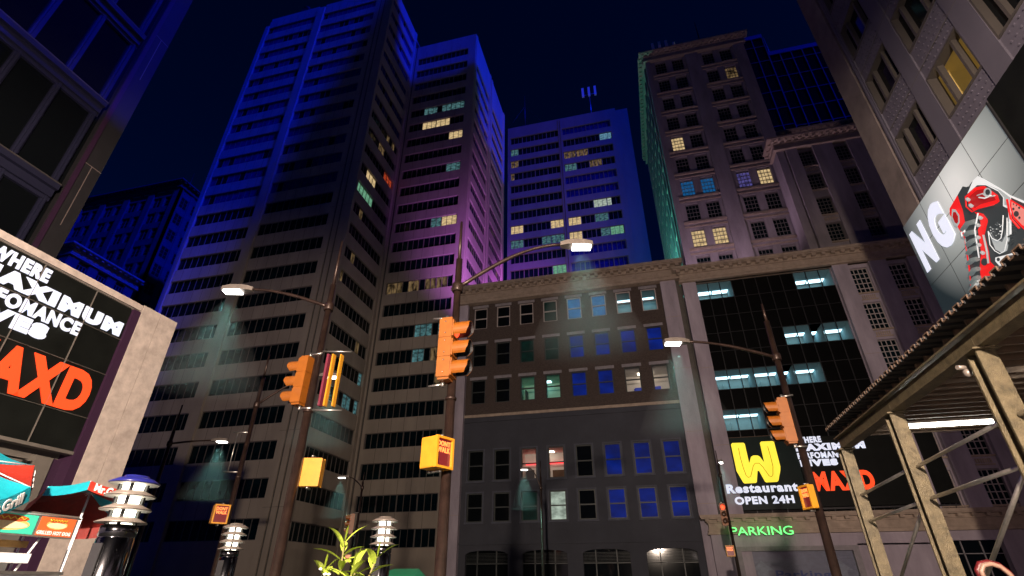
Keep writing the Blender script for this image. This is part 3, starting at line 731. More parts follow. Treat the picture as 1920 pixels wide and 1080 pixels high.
def max_ad(par,u,z,k,plane,fixed,W_,R_,dp,sgn=1):
    """u,z = lower-left of the text block, k = scale (1 = far board)"""
    def T(s,x0,x1,z0,z1,m,bold,sh=0): text_part(s,'lettering',m,par,(u+x0*k,u+x1*k,z+z0*k,z+z1*k),plane,fixed,dp,bold,sh)
    T('WHERE',.22,1.93,3.46,3.92,W_,.05); T('MAXIMUM',0,4.75,2.86,3.38,W_,.085); T('PERFOMANCE',0,3.45,2.30,2.76,W_,.045); T('LIVES',.05,2.6,1.75,2.24,W_,.085); T('MAXD',.6,4.6,0,1.35,R_,.05,.0)
max_ad(B2,11.15,5.85+H,1.0,'Y-',YB2,M['sign_w'],M['sign_r'],.05)
b=MB(); b.box(11.2,YB2-.02,4.62+H,20.5,YB2+.3,4.74+H)
for i in range(8): b.box(11.4+i*1.25,YB2+.05,4.4+H,11.46+i*1.25,YB2+.11,4.62+H)
part('catwalk_rail',b,M['blackm'],B2)

# ------------------------------------------------------------------ right-hand building with sneaker board
XQ=10.5; kq=XQ/9
TQ=thing('panelled_building',(14,8,0),'pale building with studded panels and tall windows rising at the right edge','building')
b=MB(); zq=44
bays=[(15.05,17.0),(12.3,14.3),(9.55,11.5),(6.8,8.75),(4.05,6.0)]
flo=[12.62+H+3.22*k for k in range(-1,9)]; hw=1.85
b.box(XQ,17.42,0,XQ+.4,18.75,zq,2); b.box(XQ+.15,17.22,0,XQ+.4,17.42,zq,3); b.box(XQ-.02,17.1,0,XQ+.1,17.22,zq,1)
edges=[17.1]
for i,(ya,yb) in enumerate(bays):
    ytop=17.1 if i==0 else bays[i-1][0]
    b.box(XQ,yb,0,XQ+.4,ytop,zq,1)           # pier between bays
    zs=[0]+[v for f in flo for v in (f,f+hw)]+[zq]
    for j in range(0,len(zs),2): b.box(XQ+.06,ya,zs[j],XQ+.4,yb,zs[j+1],0)
b.box(XQ,-6,0,XQ+.4,4.05,zq,1)
for i in range(1,40):                       # panel joints
    z=i*3.22-1.2+H
    if z<zq-.1: b.box(XQ-.003,-6,z,XQ+.01,17.1,z+.02,3)
b.box(XQ+.4,18.3,0,30,18.7,zq,2); b.box(29.6,-6,0,30,18.3,zq,2); b.box(XQ+.4,-6,0,29.6,-5.6,zq,2); b.box(XQ+.4,-5.6,zq-.5,29.6,18.3,zq-.2,3)
for (ya,yb) in bays[:4]:
    for f in flo[1:6]:
        z0=f-1.3
        for r in range(5):
            for c in range(8):
                y=ya+.12+(yb-ya-.24)*(c+(.5 if r%2 else 0))/8; z=z0+.1+r*.26
                b.poly([(XQ+.0,y,z+.035),(XQ+.0,y-.03,z),(XQ+.0,y,z-.035),(XQ+.0,y+.03,z)][::-1]) if False else b.box(XQ+.03,y-.025,z-.025,XQ+.062,y+.025,z+.025)
part('wall',b,[M['studpanel'],M['smoothpanel'],M['stone_q'],M['groove']],TQ)
for i,(ya,yb) in enumerate(bays):
    for j,f in enumerate(flo):
        L_=(i==1 and j==1)
        g=MB()
        if not L_: g.quad((XQ+.26,yb,f),(XQ+.26,ya,f),(XQ+.26,ya,f+hw),(XQ+.26,yb,f+hw))
        else: g.box(XQ+.25,ya+.55,f+.02,XQ+.27,ya+.57,f+hw-.02)
        w=part('window',g,[M['glass'] if not L_ else M['frame_d']],TQ)
        fr=MB(); a=.07; W_=yb-ya
        fr.box(XQ+.02,ya,f,XQ+.3,ya+a,f+hw); fr.box(XQ+.02,yb-a,f,XQ+.3,yb,f+hw); fr.box(XQ+.02,ya+a,f,XQ+.3,yb-a,f+a); fr.box(XQ+.02,ya+a,f+hw-a,XQ+.3,yb-a,f+hw)
        for u in (.27,.73): fr.box(XQ+.1,ya+W_*u-.05,f+a,XQ+.28,ya+W_*u+.05,f+hw-a)
        link('frame',fr.mesh('frame',[M['frame_q']],wloc(w)),w)
ya,yb=bays[1]; f=flo[1]
b=MB(); xr=XQ+.41
b.quad((xr+3,ya-.3,f-.1),(xr+3,yb+.3,f-.1),(xr+3,yb+.3,f+2.3),(xr+3,ya-.3,f+2.3)); b.quad((xr,yb+.3,f-.1),(xr+3,yb+.3,f-.1),(xr+3,yb+.3,f+2.3),(xr,yb+.3,f+2.3)); b.quad((xr,ya-.3,f-.1),(xr+3,ya-.3,f-.1),(xr+3,ya-.3,f+2.3),(xr,ya-.3,f+2.3))
b.quad((xr,ya-.3,f+2.3),(xr+3,ya-.3,f+2.3),(xr+3,yb+.3,f+2.3),(xr,yb+.3,f+2.3)); b.quad((xr,ya-.3,f-.1),(xr+3,ya-.3,f-.1),(xr+3,yb+.3,f-.1),(xr,yb+.3,f-.1))
b.box(xr+2.9,ya+.2,f+.4,xr+2.98,yb-.6,f+1.5,2); b.box(xr+2.3,ya+.9,f+2.22,xr+2.9,yb-.9,f+2.28,1)
part('room',b,[M['room_y'],M['ceilw'],M['dark_art']],TQ)

# sneaker billboard
XB=10.3
def bp(px,py,off=0): return at(px,py,X=XB-off)
BS=thing('billboard',(XB,15,10),'grey billboard with a black and red sneaker and the letters NG','billboard')
zb0,zb1=7.68+H,11.45+H; yb0,yb1=12.6,18.45
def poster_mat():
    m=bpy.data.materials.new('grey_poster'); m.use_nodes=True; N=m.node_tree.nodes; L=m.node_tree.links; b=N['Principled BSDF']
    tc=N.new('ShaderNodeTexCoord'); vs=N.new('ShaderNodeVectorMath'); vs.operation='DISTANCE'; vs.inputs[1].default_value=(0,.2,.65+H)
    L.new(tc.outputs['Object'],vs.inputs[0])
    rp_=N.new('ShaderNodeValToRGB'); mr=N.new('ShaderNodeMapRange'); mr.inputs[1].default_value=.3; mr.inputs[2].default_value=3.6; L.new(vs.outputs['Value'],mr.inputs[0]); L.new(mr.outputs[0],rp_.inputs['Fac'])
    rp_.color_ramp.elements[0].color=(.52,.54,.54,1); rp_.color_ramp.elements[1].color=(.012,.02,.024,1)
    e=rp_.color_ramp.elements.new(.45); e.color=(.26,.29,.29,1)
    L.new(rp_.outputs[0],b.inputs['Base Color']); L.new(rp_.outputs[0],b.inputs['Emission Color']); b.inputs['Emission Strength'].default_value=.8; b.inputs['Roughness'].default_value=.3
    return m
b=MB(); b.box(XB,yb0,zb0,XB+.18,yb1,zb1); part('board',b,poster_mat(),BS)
b=MB()
for k in (1,2,3): y=yb1-k*1.46; b.box(XB-.003,y-.008,zb0,XB,y+.008,zb1)
for z in (zb0+1.26,zb0+2.52): b.box(XB-.004,yb0,z-.008,XB-.001,yb1,z+.008)
part('panel_joint',b,M['blackm'],BS)
N1=Vector((-1,0,0))
text_part('N','lettering',M['sign_w'],BS,(18.26,17.36,9.37+H,11.0+H),'X-',XB-.006,.02,.07)
text_part('G','lettering',M['sign_w'],BS,(17.08,16.12,9.37+H,11.0+H),'X-',XB-.006,.02,.07)
def sp(x,y): return (1780+x/4.32,310+y/4.32)
SC={'dark':glow('shoe_dark_print',(.03,.035,.037),1),'mid':glow('shoe_grey_print',(.10,.11,.115),1),'red':glow('shoe_red_print',(.75,.012,.012),.9),'dred':glow('shoe_deep_red_print',(.35,.008,.008),.9),'white':glow('shoe_white_print',(.65,.66,.66),1),'lg':glow('shoe_light_grey_print',(.33,.35,.35),1),'pink':glow('shoe_mottled_print',(.6,.2,.17),1),'lace':glow('shoe_lace_print',(.12,.14,.14),1)}
shoe=MB(); SK=list(SC); layer=[0]
def shp(pts,k,step=True):
    if step: layer[0]+=1
    off=.006+layer[0]*.003
    P=[bp(*sp(*p),0) for p in pts]; P=[Vector((XB-off,p.y,p.z)) for p in P]
    shoe.poly(P,SK.index(k))
def shl(pts,k,r=.02):
    off=.006+layer[0]*.003+.004
    P=[bp(*sp(*p),0) for p in pts]; shoe.tube([Vector((XB-off,p.y,p.z)) for p in P],r,5,SK.index(k))
shp([(70,240),(110,170),(140,175),(160,170),(180,140),(235,85),(300,115),(420,185),(500,240),(620,305),(640,660),(590,690),(430,830),(340,930),(270,970),(205,1055),(190,1040),(165,760),(135,590),(60,480),(10,400),(5,360)],'dark')
shp([(70,240),(5,350),(8,400),(60,480),(130,600),(135,480),(112,360),(85,290)],'red')
shp([(235,85),(195,125),(150,230),(230,160),(300,160),(400,210),(440,260),(440,330),(480,350),(492,560),(510,560),(505,260),(640,320),(640,300),(500,240),(420,185),(300,115)],'white')
shp([(300,150),(400,200),(450,260),(450,320),(500,330),(500,260),(420,200)],'lg')
shp([(150,240),(225,175),(290,165),(400,240),(415,290),(390,310),(260,340),(210,370),(165,335)],'red')
shp([(170,250),(230,200),(285,190),(370,245),(385,280),(260,315),(215,345),(180,320)],'dred')
shp([(210,375),(262,385),(310,400),(322,450),(295,560),(330,700),(342,780),(410,850),(325,935),(270,975),(255,830),(265,700),(240,520),(262,470),(250,420)],'red')
shp([(280,385),(400,340),(450,420),(470,600),(350,780),(300,560),(325,440)],'dark')
shp([(345,530),(380,590),(430,608),(455,575),(462,500),(470,600),(440,700),(400,680),(365,640)],'mid')
shp([(350,590),(390,600),(440,620),(470,560),(478,440),(500,470),(500,600),(480,690),(440,710),(385,680)],'lg')
shp([(385,745),(470,725),(550,700),(480,770),(430,825),(385,775)],'white')
shp([(508,270),(640,350),(640,540),(600,500),(530,425),(505,330)],'red'); shp([(520,290),(640,365),(640,500),(605,480),(540,410),(518,330)],'pink')
shp([(135,590),(160,700),(190,1035),(200,1050),(180,800)],'red')
for q in ((300,780,28),(415,760,14),(465,775,12),(540,350,10),(565,390,22),(590,340,9),(545,310,6),(570,320,6),(595,420,10)):
    x,y,r=q; shp([(x+r*math.cos(t*PI/5),y+r*1.1*math.sin(t*PI/5)) for t in range(10)],'dark')
shp([(45+0,350),(75,355),(105,400),(108,460),(90,492),(65,480),(40,420)],'lg'); shp([(55,375),(75,375),(95,410),(96,455),(85,470),(68,460),(50,415)],'dred')
shp([(338+34*math.cos(t*PI/6),215+38*math.sin(t*PI/6)) for t in range(12)],'lg'); shp([(340+20*math.cos(t*PI/6),213+24*math.sin(t*PI/6)) for t in range(12)],'dark')
shl([(255,240),(300,225),(330,250),(380,245),(400,240)],'lg',.018); shl([(270,255),(320,262),(370,240)],'white',.02)
shl([(345,530),(375,585),(420,608),(450,585),(462,520),(468,400)],'white',.011); shl([(345,530),(360,640),(400,690),(440,712),(480,690),(500,600),(500,420)],'white',.011)
for P in ([(135,520),(170,470),(240,450)],[(160,560),(180,545),(235,535)],[(178,640),(205,615),(245,600)],[(178,710),(205,680),(252,665)],[(185,790),(215,765),(258,755)],[(200,880),(225,845),(262,835)],[(208,950),(235,915),(268,905)],[(205,1010),(230,960),(262,930)]):
    shl(P,'lace',.075)
    shl([(p[0],p[1]-6) for p in P],'mid',.02)
shl([(120,520),(150,520),(155,560),(130,570),(125,540),(150,530)],'white',.022)
shl([(240,180),(160,250),(165,330),(212,372),(262,345),(392,312)],'red',.02); shl([(262,385),(235,520),(270,745)],'white',.018); shl([(305,560),(335,700),(345,790)],'lg',.025)
shl([(500,270),(530,425),(600,505)],'red',.025)
for (x,y) in ((180,272),(205,322),(280,420),(262,480),(262,580),(268,640),(298,705)): shl([(x-8,y-6),(x+8,y+6)],'lg',.05)
random.seed(3)
for _ in range(26): x=random.uniform(360,450); y=random.uniform(440,570); shl([(x,y),(x+3,y+3)],random.choice(['white','lg','mid']),random.uniform(.008,.018))
for _ in range(22): x=random.uniform(510,570); y=random.uniform(480,700); shl([(x,y),(x+3,y+3)],'dark',.03)
shl([(205,1040),(230,985),(270,930)],'lg',.05)
part('sneaker_picture',shoe,[SC[k] for k in SK],BS)
BD=thing('billboard',(XB,9,10),'plain black billboard beside the sneaker billboard','billboard')
b=MB(); b.box(XB,3,zb0,XB+.18,12.53,zb1+.1); part('board',b,M['board'],BD)
b=MB(); b.box(XB-.05,3,zb0-.12,XB+.15,12.53,zb0-.003); b.box(XB-.05,12.53,zb0-.12,XB+.15,12.58,zb1); part('board_frame',b,M['blackm'],BD)

# ------------------------------------------------------------------ left: glass tower and podium with billboard
TP=thing('glass_office_building',(-24,5,0),'dark glass office building with ledges towering at the upper left','glass tower')
XG=-21
b=MB(); b.box(-40,-20,0,XG-.25,10.7,48); part('curtain_wall',b,M['glass'],TP)
b=MB(); b.box(-40,10.7,0,XG+.0,11.62,48); b.box(-40,10.72,0,XG+.05,10.9,48,1)
for z in (10.9,16,24.5,33): b.box(XG-.05,10.899,z,XG+.004,11.623,z+.03,2); b.box(XG-.05,11.2,z-3,XG+.004,11.23,z,2)
part('wall',b,[M['pillar_d'],M['purple_trim'],M['podium_j']],TP)
b=MB(); led=MB(); fz=[8.85+4.65*k+H for k in range(9)]
for y in [10.4-1.52*i for i in range(20)]: b.box(XG-.25,y-.05,0,XG-.08,y+.05,48); b.box(XG-.25,y-.12,0,XG-.16,y+.12,48)
for z in fz:
    b.box(XG-.25,-20,z-.75,XG-.12,10.55,z-.05); led.box(XG-.25,-20,z-.28,XG+.18,10.5,z-.02); led.box(XG-.25,-20,z-.6,XG+.0,10.5,z-.28); led.box(XG+.18,-20,z-.05,XG+.2,10.5,z,1)
part('mullion',b,M['mull_d'],TP); part('ledge',led,[M['mull_d'],M['frame_q']],TP)

TO=thing('stone_podium',(-17,5,0),'pinkish stone building front framing the left billboard','building')
XP=-14
b=MB()
b.box(XP-2,10.43,0,XP,11.02,7.22+H,0); b.box(XP-2,11.04,0,XP,11.65,7.22+H,0); b.box(XP-2,11.02,0,XP-.02,11.04,7.2+H,1)
b.box(XP-6,-10,7.02+H,XP-.02,10.41,7.2+H,0); b.box(XP-6,-10,6.98+H,XP-.08,10.41,7.017+H,2)
b.box(XP-6,-10,0,XP-.5,10.41,6.979+H,2); b.box(XP-6,10.43,0,XP-2,11.65,7.22+H,0)
b.box(XP-.5,10.2,0,XP-.02,10.428,6.98+H,3)
b.box(XP-.5,9.55,0,XP-.3,9.95,2.7+H,2); b.box(XP-.5,9.95,0,XP-.35,10.2,2.7+H,3)
part('wall',b,[M['podium'],M['podium_j'],M['grey_panel'],M['purple_trim']],TO)
for z in (1.05,-.6):
    g=MB(); g.box(XP-.49,6,z+.2+H,XP-.45,9.0,z+1.3+H); w=part('window',g,M['glass'],TO)
    f=MB()
    for q in range(3): f.box(XP-.5,6,z+1.32+H+q*.09,XP-.28+q*.06,9.15+q*.08,z+1.38+H+q*.09); f.box(XP-.5,9.0+q*.09,z+.2+H,XP-.34+q*.05,9.05+q*.09,z+1.3+H)
    f.box(XP-.5,6,z+.05+H,XP-.15,9.3,z+.17+H); link('frame',f.mesh('frame',[M['grey_panel']],wloc(w)),w)
BL=thing('billboard',(XP,7,3),'near left billboard reading MAXIMUM PERFOMANCE in white and MAXD in red','billboard')
b=MB(); b.box(XP-.3,2.6,2.9+H,XP-.1,10.19,6.97+H); part('board',b,M['board'],BL)
b=MB()
for y in (10.37-1.3,10.37-2.7,10.37-4.1): b.box(XP-.1,y-.005,2.9+H,XP-.055,y+.005,6.97+H)
for z in (6.0,4.95,3.75): b.box(XP-.1,2.6,z-.005+H,XP-.054,10.19,z+.005+H)
part('panel_joint',b,M['grey_panel'],BL); b=MB(); b.box(XP-.3,2.6,2.82+H,XP-.05,10.19,2.897+H); part('bottom_rail',b,M['grey_panel'],BL)
max_ad(BL,6.35,3.80+H,.79,'X+',XP-.09,M['sign_w'],M['sign_r'],.03)

# ------------------------------------------------------------------ poles, lamps, signals
lights=[]; poles_xy=[]
def street_lamp(x,y,z_arm,head,z_thick,z_top,r,label,tk=1.0):
    """pole with gooseneck arm; head = (x,y,z) of lamp head"""
    T=thing('street_lamp',(x,y,0),label,'street lamp','street lamps along the streets')
    L=lambda px,py,pz:(px-x,py-y,pz)
    b=MB(); b.tube([(0,0,0),(0,0,.35),(0,0,.4),(0,0,z_thick)],[r*1.7,r*1.6,r*1.05,r*.7],8); b.tube([(0,0,z_thick),(0,0,z_top)],[r*.4,r*.28],8)
    b.lathe([(r*1.05,-.1),(r*1.15,-.05),(r*1.15,.05),(r*1.05,.1)],(0,0,z_arm),12); b.lathe([(r*1.0,-.03),(r*1.1,0),(r*1.0,.03)],(0,0,z_arm*.62),10)
    part('pole',b,M['pole'],T,world=False)
    hx,hy,hz=head[0]-x,head[1]-y,head[2]
    pts=[]
    for i in range(11):
        u=i/10; pts.append((hx*u,hy*u,z_arm+(hz-z_arm)*math.sin(u*PI/2)**1.0))
    b=MB(); b.tube(pts,[r*.42]*6+[r*.34]*5,8); part('arm',b,M['pole'],T,world=False)
    d=Vector((hx,hy,0)).normalized(); n=Vector((-d.y,d.x,0)); c=Vector((hx,hy,hz))
    b=MB()
    sec=[(-.1,.05,.05),(.02,.10,.07),(.18,.13,.085),(.42,.135,.08),(.6,.11,.05)]
    rings=[]
    for (u,w,h) in sec:
        p=c+d*u; w*=tk; h*=tk; rings.append([p+n*w-Vector((0,0,.05*tk)),p+n*w*.8+Vector((0,0,h)),p-n*w*.8+Vector((0,0,h)),p-n*w-Vector((0,0,.05*tk))])
    for i in range(4):
        A,B=rings[i],rings[i+1]
        for j in range(4): b.quad(A[j],A[(j+1)%4],B[(j+1)%4],B[j])
    b.quad(*rings[0][::-1]); b.quad(*rings[-1])
    hd=part('lamp_head',b,M['shade'],T,world=False)
    b=MB(); z=c.z-.055*tk; q=[c+d*.16+n*.11*tk,c+d*.16-n*.11*tk,c+d*.56-n*.095*tk,c+d*.56+n*.095*tk]
    b.plate([Vector((p.x,p.y,z)) for p in q],(0,0,-1),.035*tk)
    link('lens',b.mesh('lens',[M['lamp']]),hd)
    lights.append((x+c.x+d.x*.36,y+c.y+d.y*.36,c.z-.14*tk))
    poles_xy.append((x,y))
    return T
def signal(x,y,zb,zt_,rz,label,lit=0,mount=None):
    """three-section head, local +x is the facing side"""
    T=thing('traffic_signal',(x,y,zb),label,'traffic signal','three-light traffic signals',rz)
    h=zt_-zb; w=h*.30; d=h*.22; s3=h/3
    b=MB()
    for i in range(3):
        z0=i*s3; b.box(-d/2,-w/2,z0+.006,d/2,w/2,z0+s3-.006); b.box(d/2,-w*.44,z0+.03,d/2+.025,w*.44,z0+s3-.03)
    b.box(-d/2+.01,-w/2+.01,.0,d/2-.01,w/2-.01,h)
    b.plate([(-d*.42,-w*.40,h),(d*.42,-w*.40,h),(d*.42,w*.40,h),(-d*.42,w*.40,h)],(0,0,1),.04)
    b.plate([(-d*.42,-w*.40,-.04),(d*.42,-w*.40,-.04),(d*.42,w*.40,-.04),(-d*.42,w*.40,-.04)],(0,0,1),.04)
    for i in range(3):
        for q in (.2,.8): b.lathe([(.012,0),(.012,.02)],(0,-w/2-.006,(i+q)*s3),6,1)
    part('housing',b,[M['orange'],M['steel']],T,world=False)
    for i in range(3):
        zc=h-(i+.5)*s3; R=s3*.40
        v=MB(); n=18; L1=s3*.78
        a0=-PI*.28; a1=PI*1.28
        for k in range(n):
            t0=a0+(a1-a0)*k/n; t1=a0+(a1-a0)*(k+1)/n
            def P(t,u,r): return (d/2+.025+u*(1-.32*max(0,-math.sin(t))),r*math.cos(t),zc+r*math.sin(t))
            v.smooth.add(len(v.f)); v.quad(P(t0,0,R),P(t1,0,R),P(t1,L1,R),P(t0,L1,R),0)
            v.smooth.add(len(v.f)); v.quad(P(t1,0,R*.95),P(t0,0,R*.95),P(t0,L1,R*.95),P(t1,L1,R*.95),1)
            v.quad(P(t0,L1,R),P(t1,L1,R),P(t1,L1,R*.95),P(t0,L1,R*.95),0)
        part('visor',v,[M['orange'],M['blackm']],T,world=False)
        l=MB(); 
        l.lathe([(R*.9,0),(R*.7,.03),(R*.3,.05)],(0,0,0),16); Rm=Matrix.Rotation(PI/2,3,'Y')
        l.v=[tuple(Rm@Vector(p)+Vector((d/2+.026,0,zc))) for p in l.v]
        part('lens',l,M['sig_red'] if (i==0 and lit) else M['sig_off'],T,world=False)
    for z in (-.09,h+.09): 
        b=MB(); b.tube([(-d*.2,0,z),(-d*.2-.28,0,z+(.02 if z>0 else -.02))],.025,8); b.tube([(-d*.2,0,z-.05),(-d*.2,0,z+.05)],.03,8)
        part('bracket',b,M['steel'],T,world=False)
    return T
def walk_signal(x,y,zb,zt_,rz,label,text=True,w=None,dk=.5):
    T=thing('pedestrian_signal',(x,y,zb),label,'pedestrian signal','boxy pedestrian signals',rz)
    h=zt_-zb; w=w or h*.8; d=h*dk
    b=MB()
    r=.05*h
    def rr(x,e=0): 
        pts=[]
        for (cy,cz,a) in ((w/2-r+e,h-r+e,0),(-w/2+r-e,h-r+e,90),(-w/2+r-e,r-e,180),(w/2-r+e,r-e,270)):
            for k in range(4): t=rad(a+k*30); pts.append((x,cy+r*math.cos(t),cz+r*math.sin(t)))
        return pts
    A=rr(-d/2); B=rr(d/2)
    n=len(A)
    b.poly(A[::-1]); b.poly(B)
    for i in range(n): b.quad(A[i],A[(i+1)%n],B[(i+1)%n],B[i])
    part('housing',b,M['yellow'],T,world=False)
    b=MB(); f=.075*h
    for (y0,y1,z0,z1) in ((-w/2,-w/2+f,0,h),(w/2-f,w/2,0,h),(-w/2+f,w/2-f,0,f),(-w/2+f,w/2-f,h-f,h)): b.box(d/2+.001,y0,z0,d/2+.06,y1,z1)
    part('bezel',b,M['yellow'],T,world=False)
    b=MB(); b.box(d/2+.002,-w/2+f,f,d/2+.012,w/2-f,h-f); part('face',b,M['walk_face'],T,world=False)
    for s,z0,z1 in (('DONT',.70,.86),('WALK',.50,.67)):
        text_part(s,'lettering',M['walk'],T,(-w*.36,w*.36,h*z0,h*z1),'X+',d/2+.013,.008,.03,world=False)
    for z in (-.03,h+.03):
        b=MB(); b.tube([(-d*.5,0,z),(d*.4,0,z)],.024,8)
        for k in range(4): b.lathe([(.032,-.02),(.032,.02)],(-d*.4+k*d*.25,0,z),8)
        part('bracket',b,M['steel'],T,world=False)
    return T
A_=lambda *a:[a[0],a[1],a[2]+H]
street_lamp(-6.73,9.18,5.58+H,A_(-8.65,8.68,6.05),6.17+H,7.45+H,.098,'street lamp on the thick brown pole left of centre, its arm reaching left')
street_lamp(-3.35,8.62,5.30+H,A_(-1.15,9.22,6.42),6.0+H,7.0+H,.10,'street lamp on the thick pole in the centre, its long arm rising right')
street_lamp(3.76,14.33,5.31+H,A_(1.45,13.75,5.78),6.4+H,6.95+H,.105,'street lamp on the pole before the W restaurant billboard, its arm reaching left')
street_lamp(-12.7,14.5,5.30+H,A_(-10.75,15.0,6.35),6.3+H,7.15+H,.09,'street lamp on a slim pole behind the left traffic signal, its arm rising right')
street_lamp(-20.0,18.3,5.27+H,A_(-18.2,18.8,5.42),5.8+H,6.98+H,.10,'leftmost far street lamp with a dark pole and a nearly level arm')
street_lamp(-17.6,30.9,5.24+H,A_(-18.6,30.65,5.9),5.6+H,6.2+H,.09,'distant street lamp above the plant, its curved arm reaching left')
street_lamp(-6.7,33.8,5.25+H,A_(-7.35,33.6,6.4),5.9+H,6.9+H,.09,'thin street lamp in front of the grey lower floors of the corner building')
street_lamp(4.02,33.0,5.4+H,A_(4.3,34.2,6.45),6.0+H,6.8+H,.09,'slim street lamp standing at the left edge of the W restaurant billboard')
signal(-6.95,9.12,3.27+H,4.28+H,PI,'orange traffic signal facing left on the thick pole left of centre')
signal(-3.42,8.47,3.27+H,4.45+H,0,'large orange traffic signal facing right on the central pole',1)
signal(3.54,14.2,3.02+H,4.10+H,PI,'orange traffic signal facing left before the W restaurant billboard')
signal(-17.85,30.7,2.60+H,3.68+H,rad(-150),'small yellow traffic signal above the plant',1)
signal(3.78,32.9,2.8+H,3.86+H,rad(-90),'small traffic signal with its red light on, beside the green parking letters',1)
walk_signal(-3.47,8.40,1.66+H,2.18+H,rad(-22),'bright orange pedestrian signal on the central pole',w=.42,dk=.6)
walk_signal(-6.55,9.42,1.66+H,2.2+H,rad(105),'pedestrian signal turned away showing its blank yellow back, on the thick pole left of centre',w=.42,dk=.3)
walk_signal(3.6,14.2,1.5+H,2.02+H,rad(199),'narrow-looking pedestrian signal on the pole before the billboards, facing left',w=.40,dk=.18)
walk_signal(-12.85,14.3,1.56+H,2.1+H,rad(-38),'pedestrian signal on the slim leftmost crossing pole')
walk_signal(-17.8,30.7,1.05+H,1.5+H,rad(-60),'small distant pedestrian signal seen through the plant leaves')
walk_signal(3.75,32.85,1.25+H,1.78+H,rad(-90),'small pedestrian signal below the red-lit signal near the parking shutter')
# edge-on banner on first pole
BN=thing('street_banner',(-6.5,9.25,3.1+H),'maroon and yellow street sign seen edge-on beside the left traffic signal','sign')
b=MB(); 
for (x,y,w,m) in ((-6.50,9.22,.05,0),(-6.40,9.25,.035,1),(-6.24,9.31,.03,1)): b.box(x-w/2,y-.06,3.22+H,x+w/2,y+.05,4.38+H,m)
part('panel',b,[M['maroon'],M['yellow']],BN)
for z in (3.14+H,4.46+H): b=MB(); b.tube([(-6.66,9.18,z),(-6.05,9.36,z)],.022,8); part('bracket',b,M['steel'],BN)
# bracket frame on slim pole
SF=thing('sign_frame',(-12.9,14.4,3.1+H),'empty pipe frame bracketed to the slim left pole','frame')
b=MB()
for z in (3.1+H,4.36+H): b.tube([(-12.68,14.48,z),(-13.2,14.35,z)],.025,8)
b.tube([(-13.05,14.38,3.1+H),(-13.05,14.38,4.36+H)],.015,6); part('pipe',b,M['steel'],SF)

# ------------------------------------------------------------------ bollard lights
def bollard(x,y,k,label,blue=False):
    T=thing('bollard_light',(x,y,0),label,'bollard light','stainless bollard lights with stacked shades')
    z0=H+.43*k
    b=MB(); b.lathe([(.14,0),(.14,z0-.10),(.133,z0-.095),(.133,z0-.085),(.14,z0-.08),(.14,z0),(.10,z0+.01)],(0,0,0),36); part('body',b,M['chrome'],T,world=False)
    b=MB(); b.box(-.05,-.147,.2,.05,-.138,z0-.14); part('access_door',b,M['blackm'],T,world=False)
    b=MB(); b.lathe([(.082,z0),(.082,z0+.36)],(0,0,0),20); part('glass_core',b,M['lampw'],T,world=False)
    zz=[z0+.02,z0+.125,z0+.235,z0+.34]
    for i,z in enumerate(zz):
        b=MB(); prof=[(.195,z),(.198,z+.006),(.105,z+.048),(.095,z+.048)] if i<3 else [(.195,z),(.198,z+.010),(.135,z+.045),(.10,z+.05),(.095,z+.068),(.02,z+.078)]
        n=32
        b.lathe(prof,(0,0,0),n,1 if False else 0)
        b.f=b.f; o=part('cap' if i==3 else 'shade',b,[M['blue_paint'] if (i==3 and blue) else M['shade']],T,world=False)
        u=MB(); u.lathe([(.09,z-.003),(.193,z-.003)],(0,0,0),n); u.f=u.f[:-2]; u.m=u.m[:-2]
        if i: link('underside',u.mesh('underside',[M['shade_in']]),o)
    b=MB()
    for a in (40,130,220,310): 
        t=rad(a); b.box(.105*math.cos(t)-.01,.105*math.sin(t)-.01,z0,.105*math.cos(t)+.01,.105*math.sin(t)+.01,z0+.36)
    part('strut',b,M['blackm'],T,world=False)
bollard(-4.47,3.87,1,'nearest bollard light with a blue cap, beside the hot dog stand',True)
bollard(-6.8,8.0,1.08,'smaller bollard light to the left of the thick pole'); bollard(-4.0,7.85,1.12,'bollard light to the right of the plant')

# ------------------------------------------------------------------ hot dog stand
XC=-8.0; kc=XC/-6.5
def mp_(px,py,dx=0):
    p=at(px,py,X=XC); return Vector((XC+dx,p.y,p.z))
CT=thing('hot_dog_cart',(XC,5.5,0),'white hot dog cart with a picture menu board at the lower left','food cart')
y1=6.28; 
b=MB(); b.box(XC-1.0,3.6,.35,XC-.02,y1,1.0); b.box(XC-.9,3.9,.2,XC-.1,y1-.3,.35)
part('body',b,M['white_paint'],CT)
b=MB(); b.box(XC-1.05,3.6,1.003,XC+.03,y1+.02,1.04); part('counter',b,M['steel'],CT)
b=MB(); b.box(XC-.85,3.6,1.13,XC-.0,5.8,1.24); b.box(XC-.75,3.7,1.04,XC-.2,5.7,1.13); part('shelf',b,M['white_paint'],CT)
for (ya_,yb_) in ((5.55,5.92),(5.12,5.5)):
    b=MB(); b.box(XC-.4,ya_,1.32,XC-.3,yb_,1.40); part('tray',b,M['cart_tan'],CT)
b=MB()
for (yy,xx) in ((y1,XC),(3.7,XC),(y1,XC-.95),(3.7,XC-.95)): b.tube([(xx,yy,.2),(xx,yy,1.72)],.014,8)
b.tube([(XC,y1,1.7),(XC,3.7,1.7)],.014,8); b.tube([(XC-.1,5.75,1.04),(XC-.1,5.9,1.45)],.014,8)
part('post',b,M['white_paint'],CT)
for (yy) in (4.2,5.8):
    b=MB(); b.tube([(XC-.1,yy,.22),(XC-.0,yy,.22)],.22,18); part('wheel',b,M['blackm'],CT)
zm0,zm1=.455*kc+H,.66*kc+H
b=MB(); b.box(XC-.06,3.75,zm0-.02,XC+.0,y1-.03,zm1+.02); mb=part('menu_board',b,M['grey_panel'],CT)
ym=4.66*kc-.02
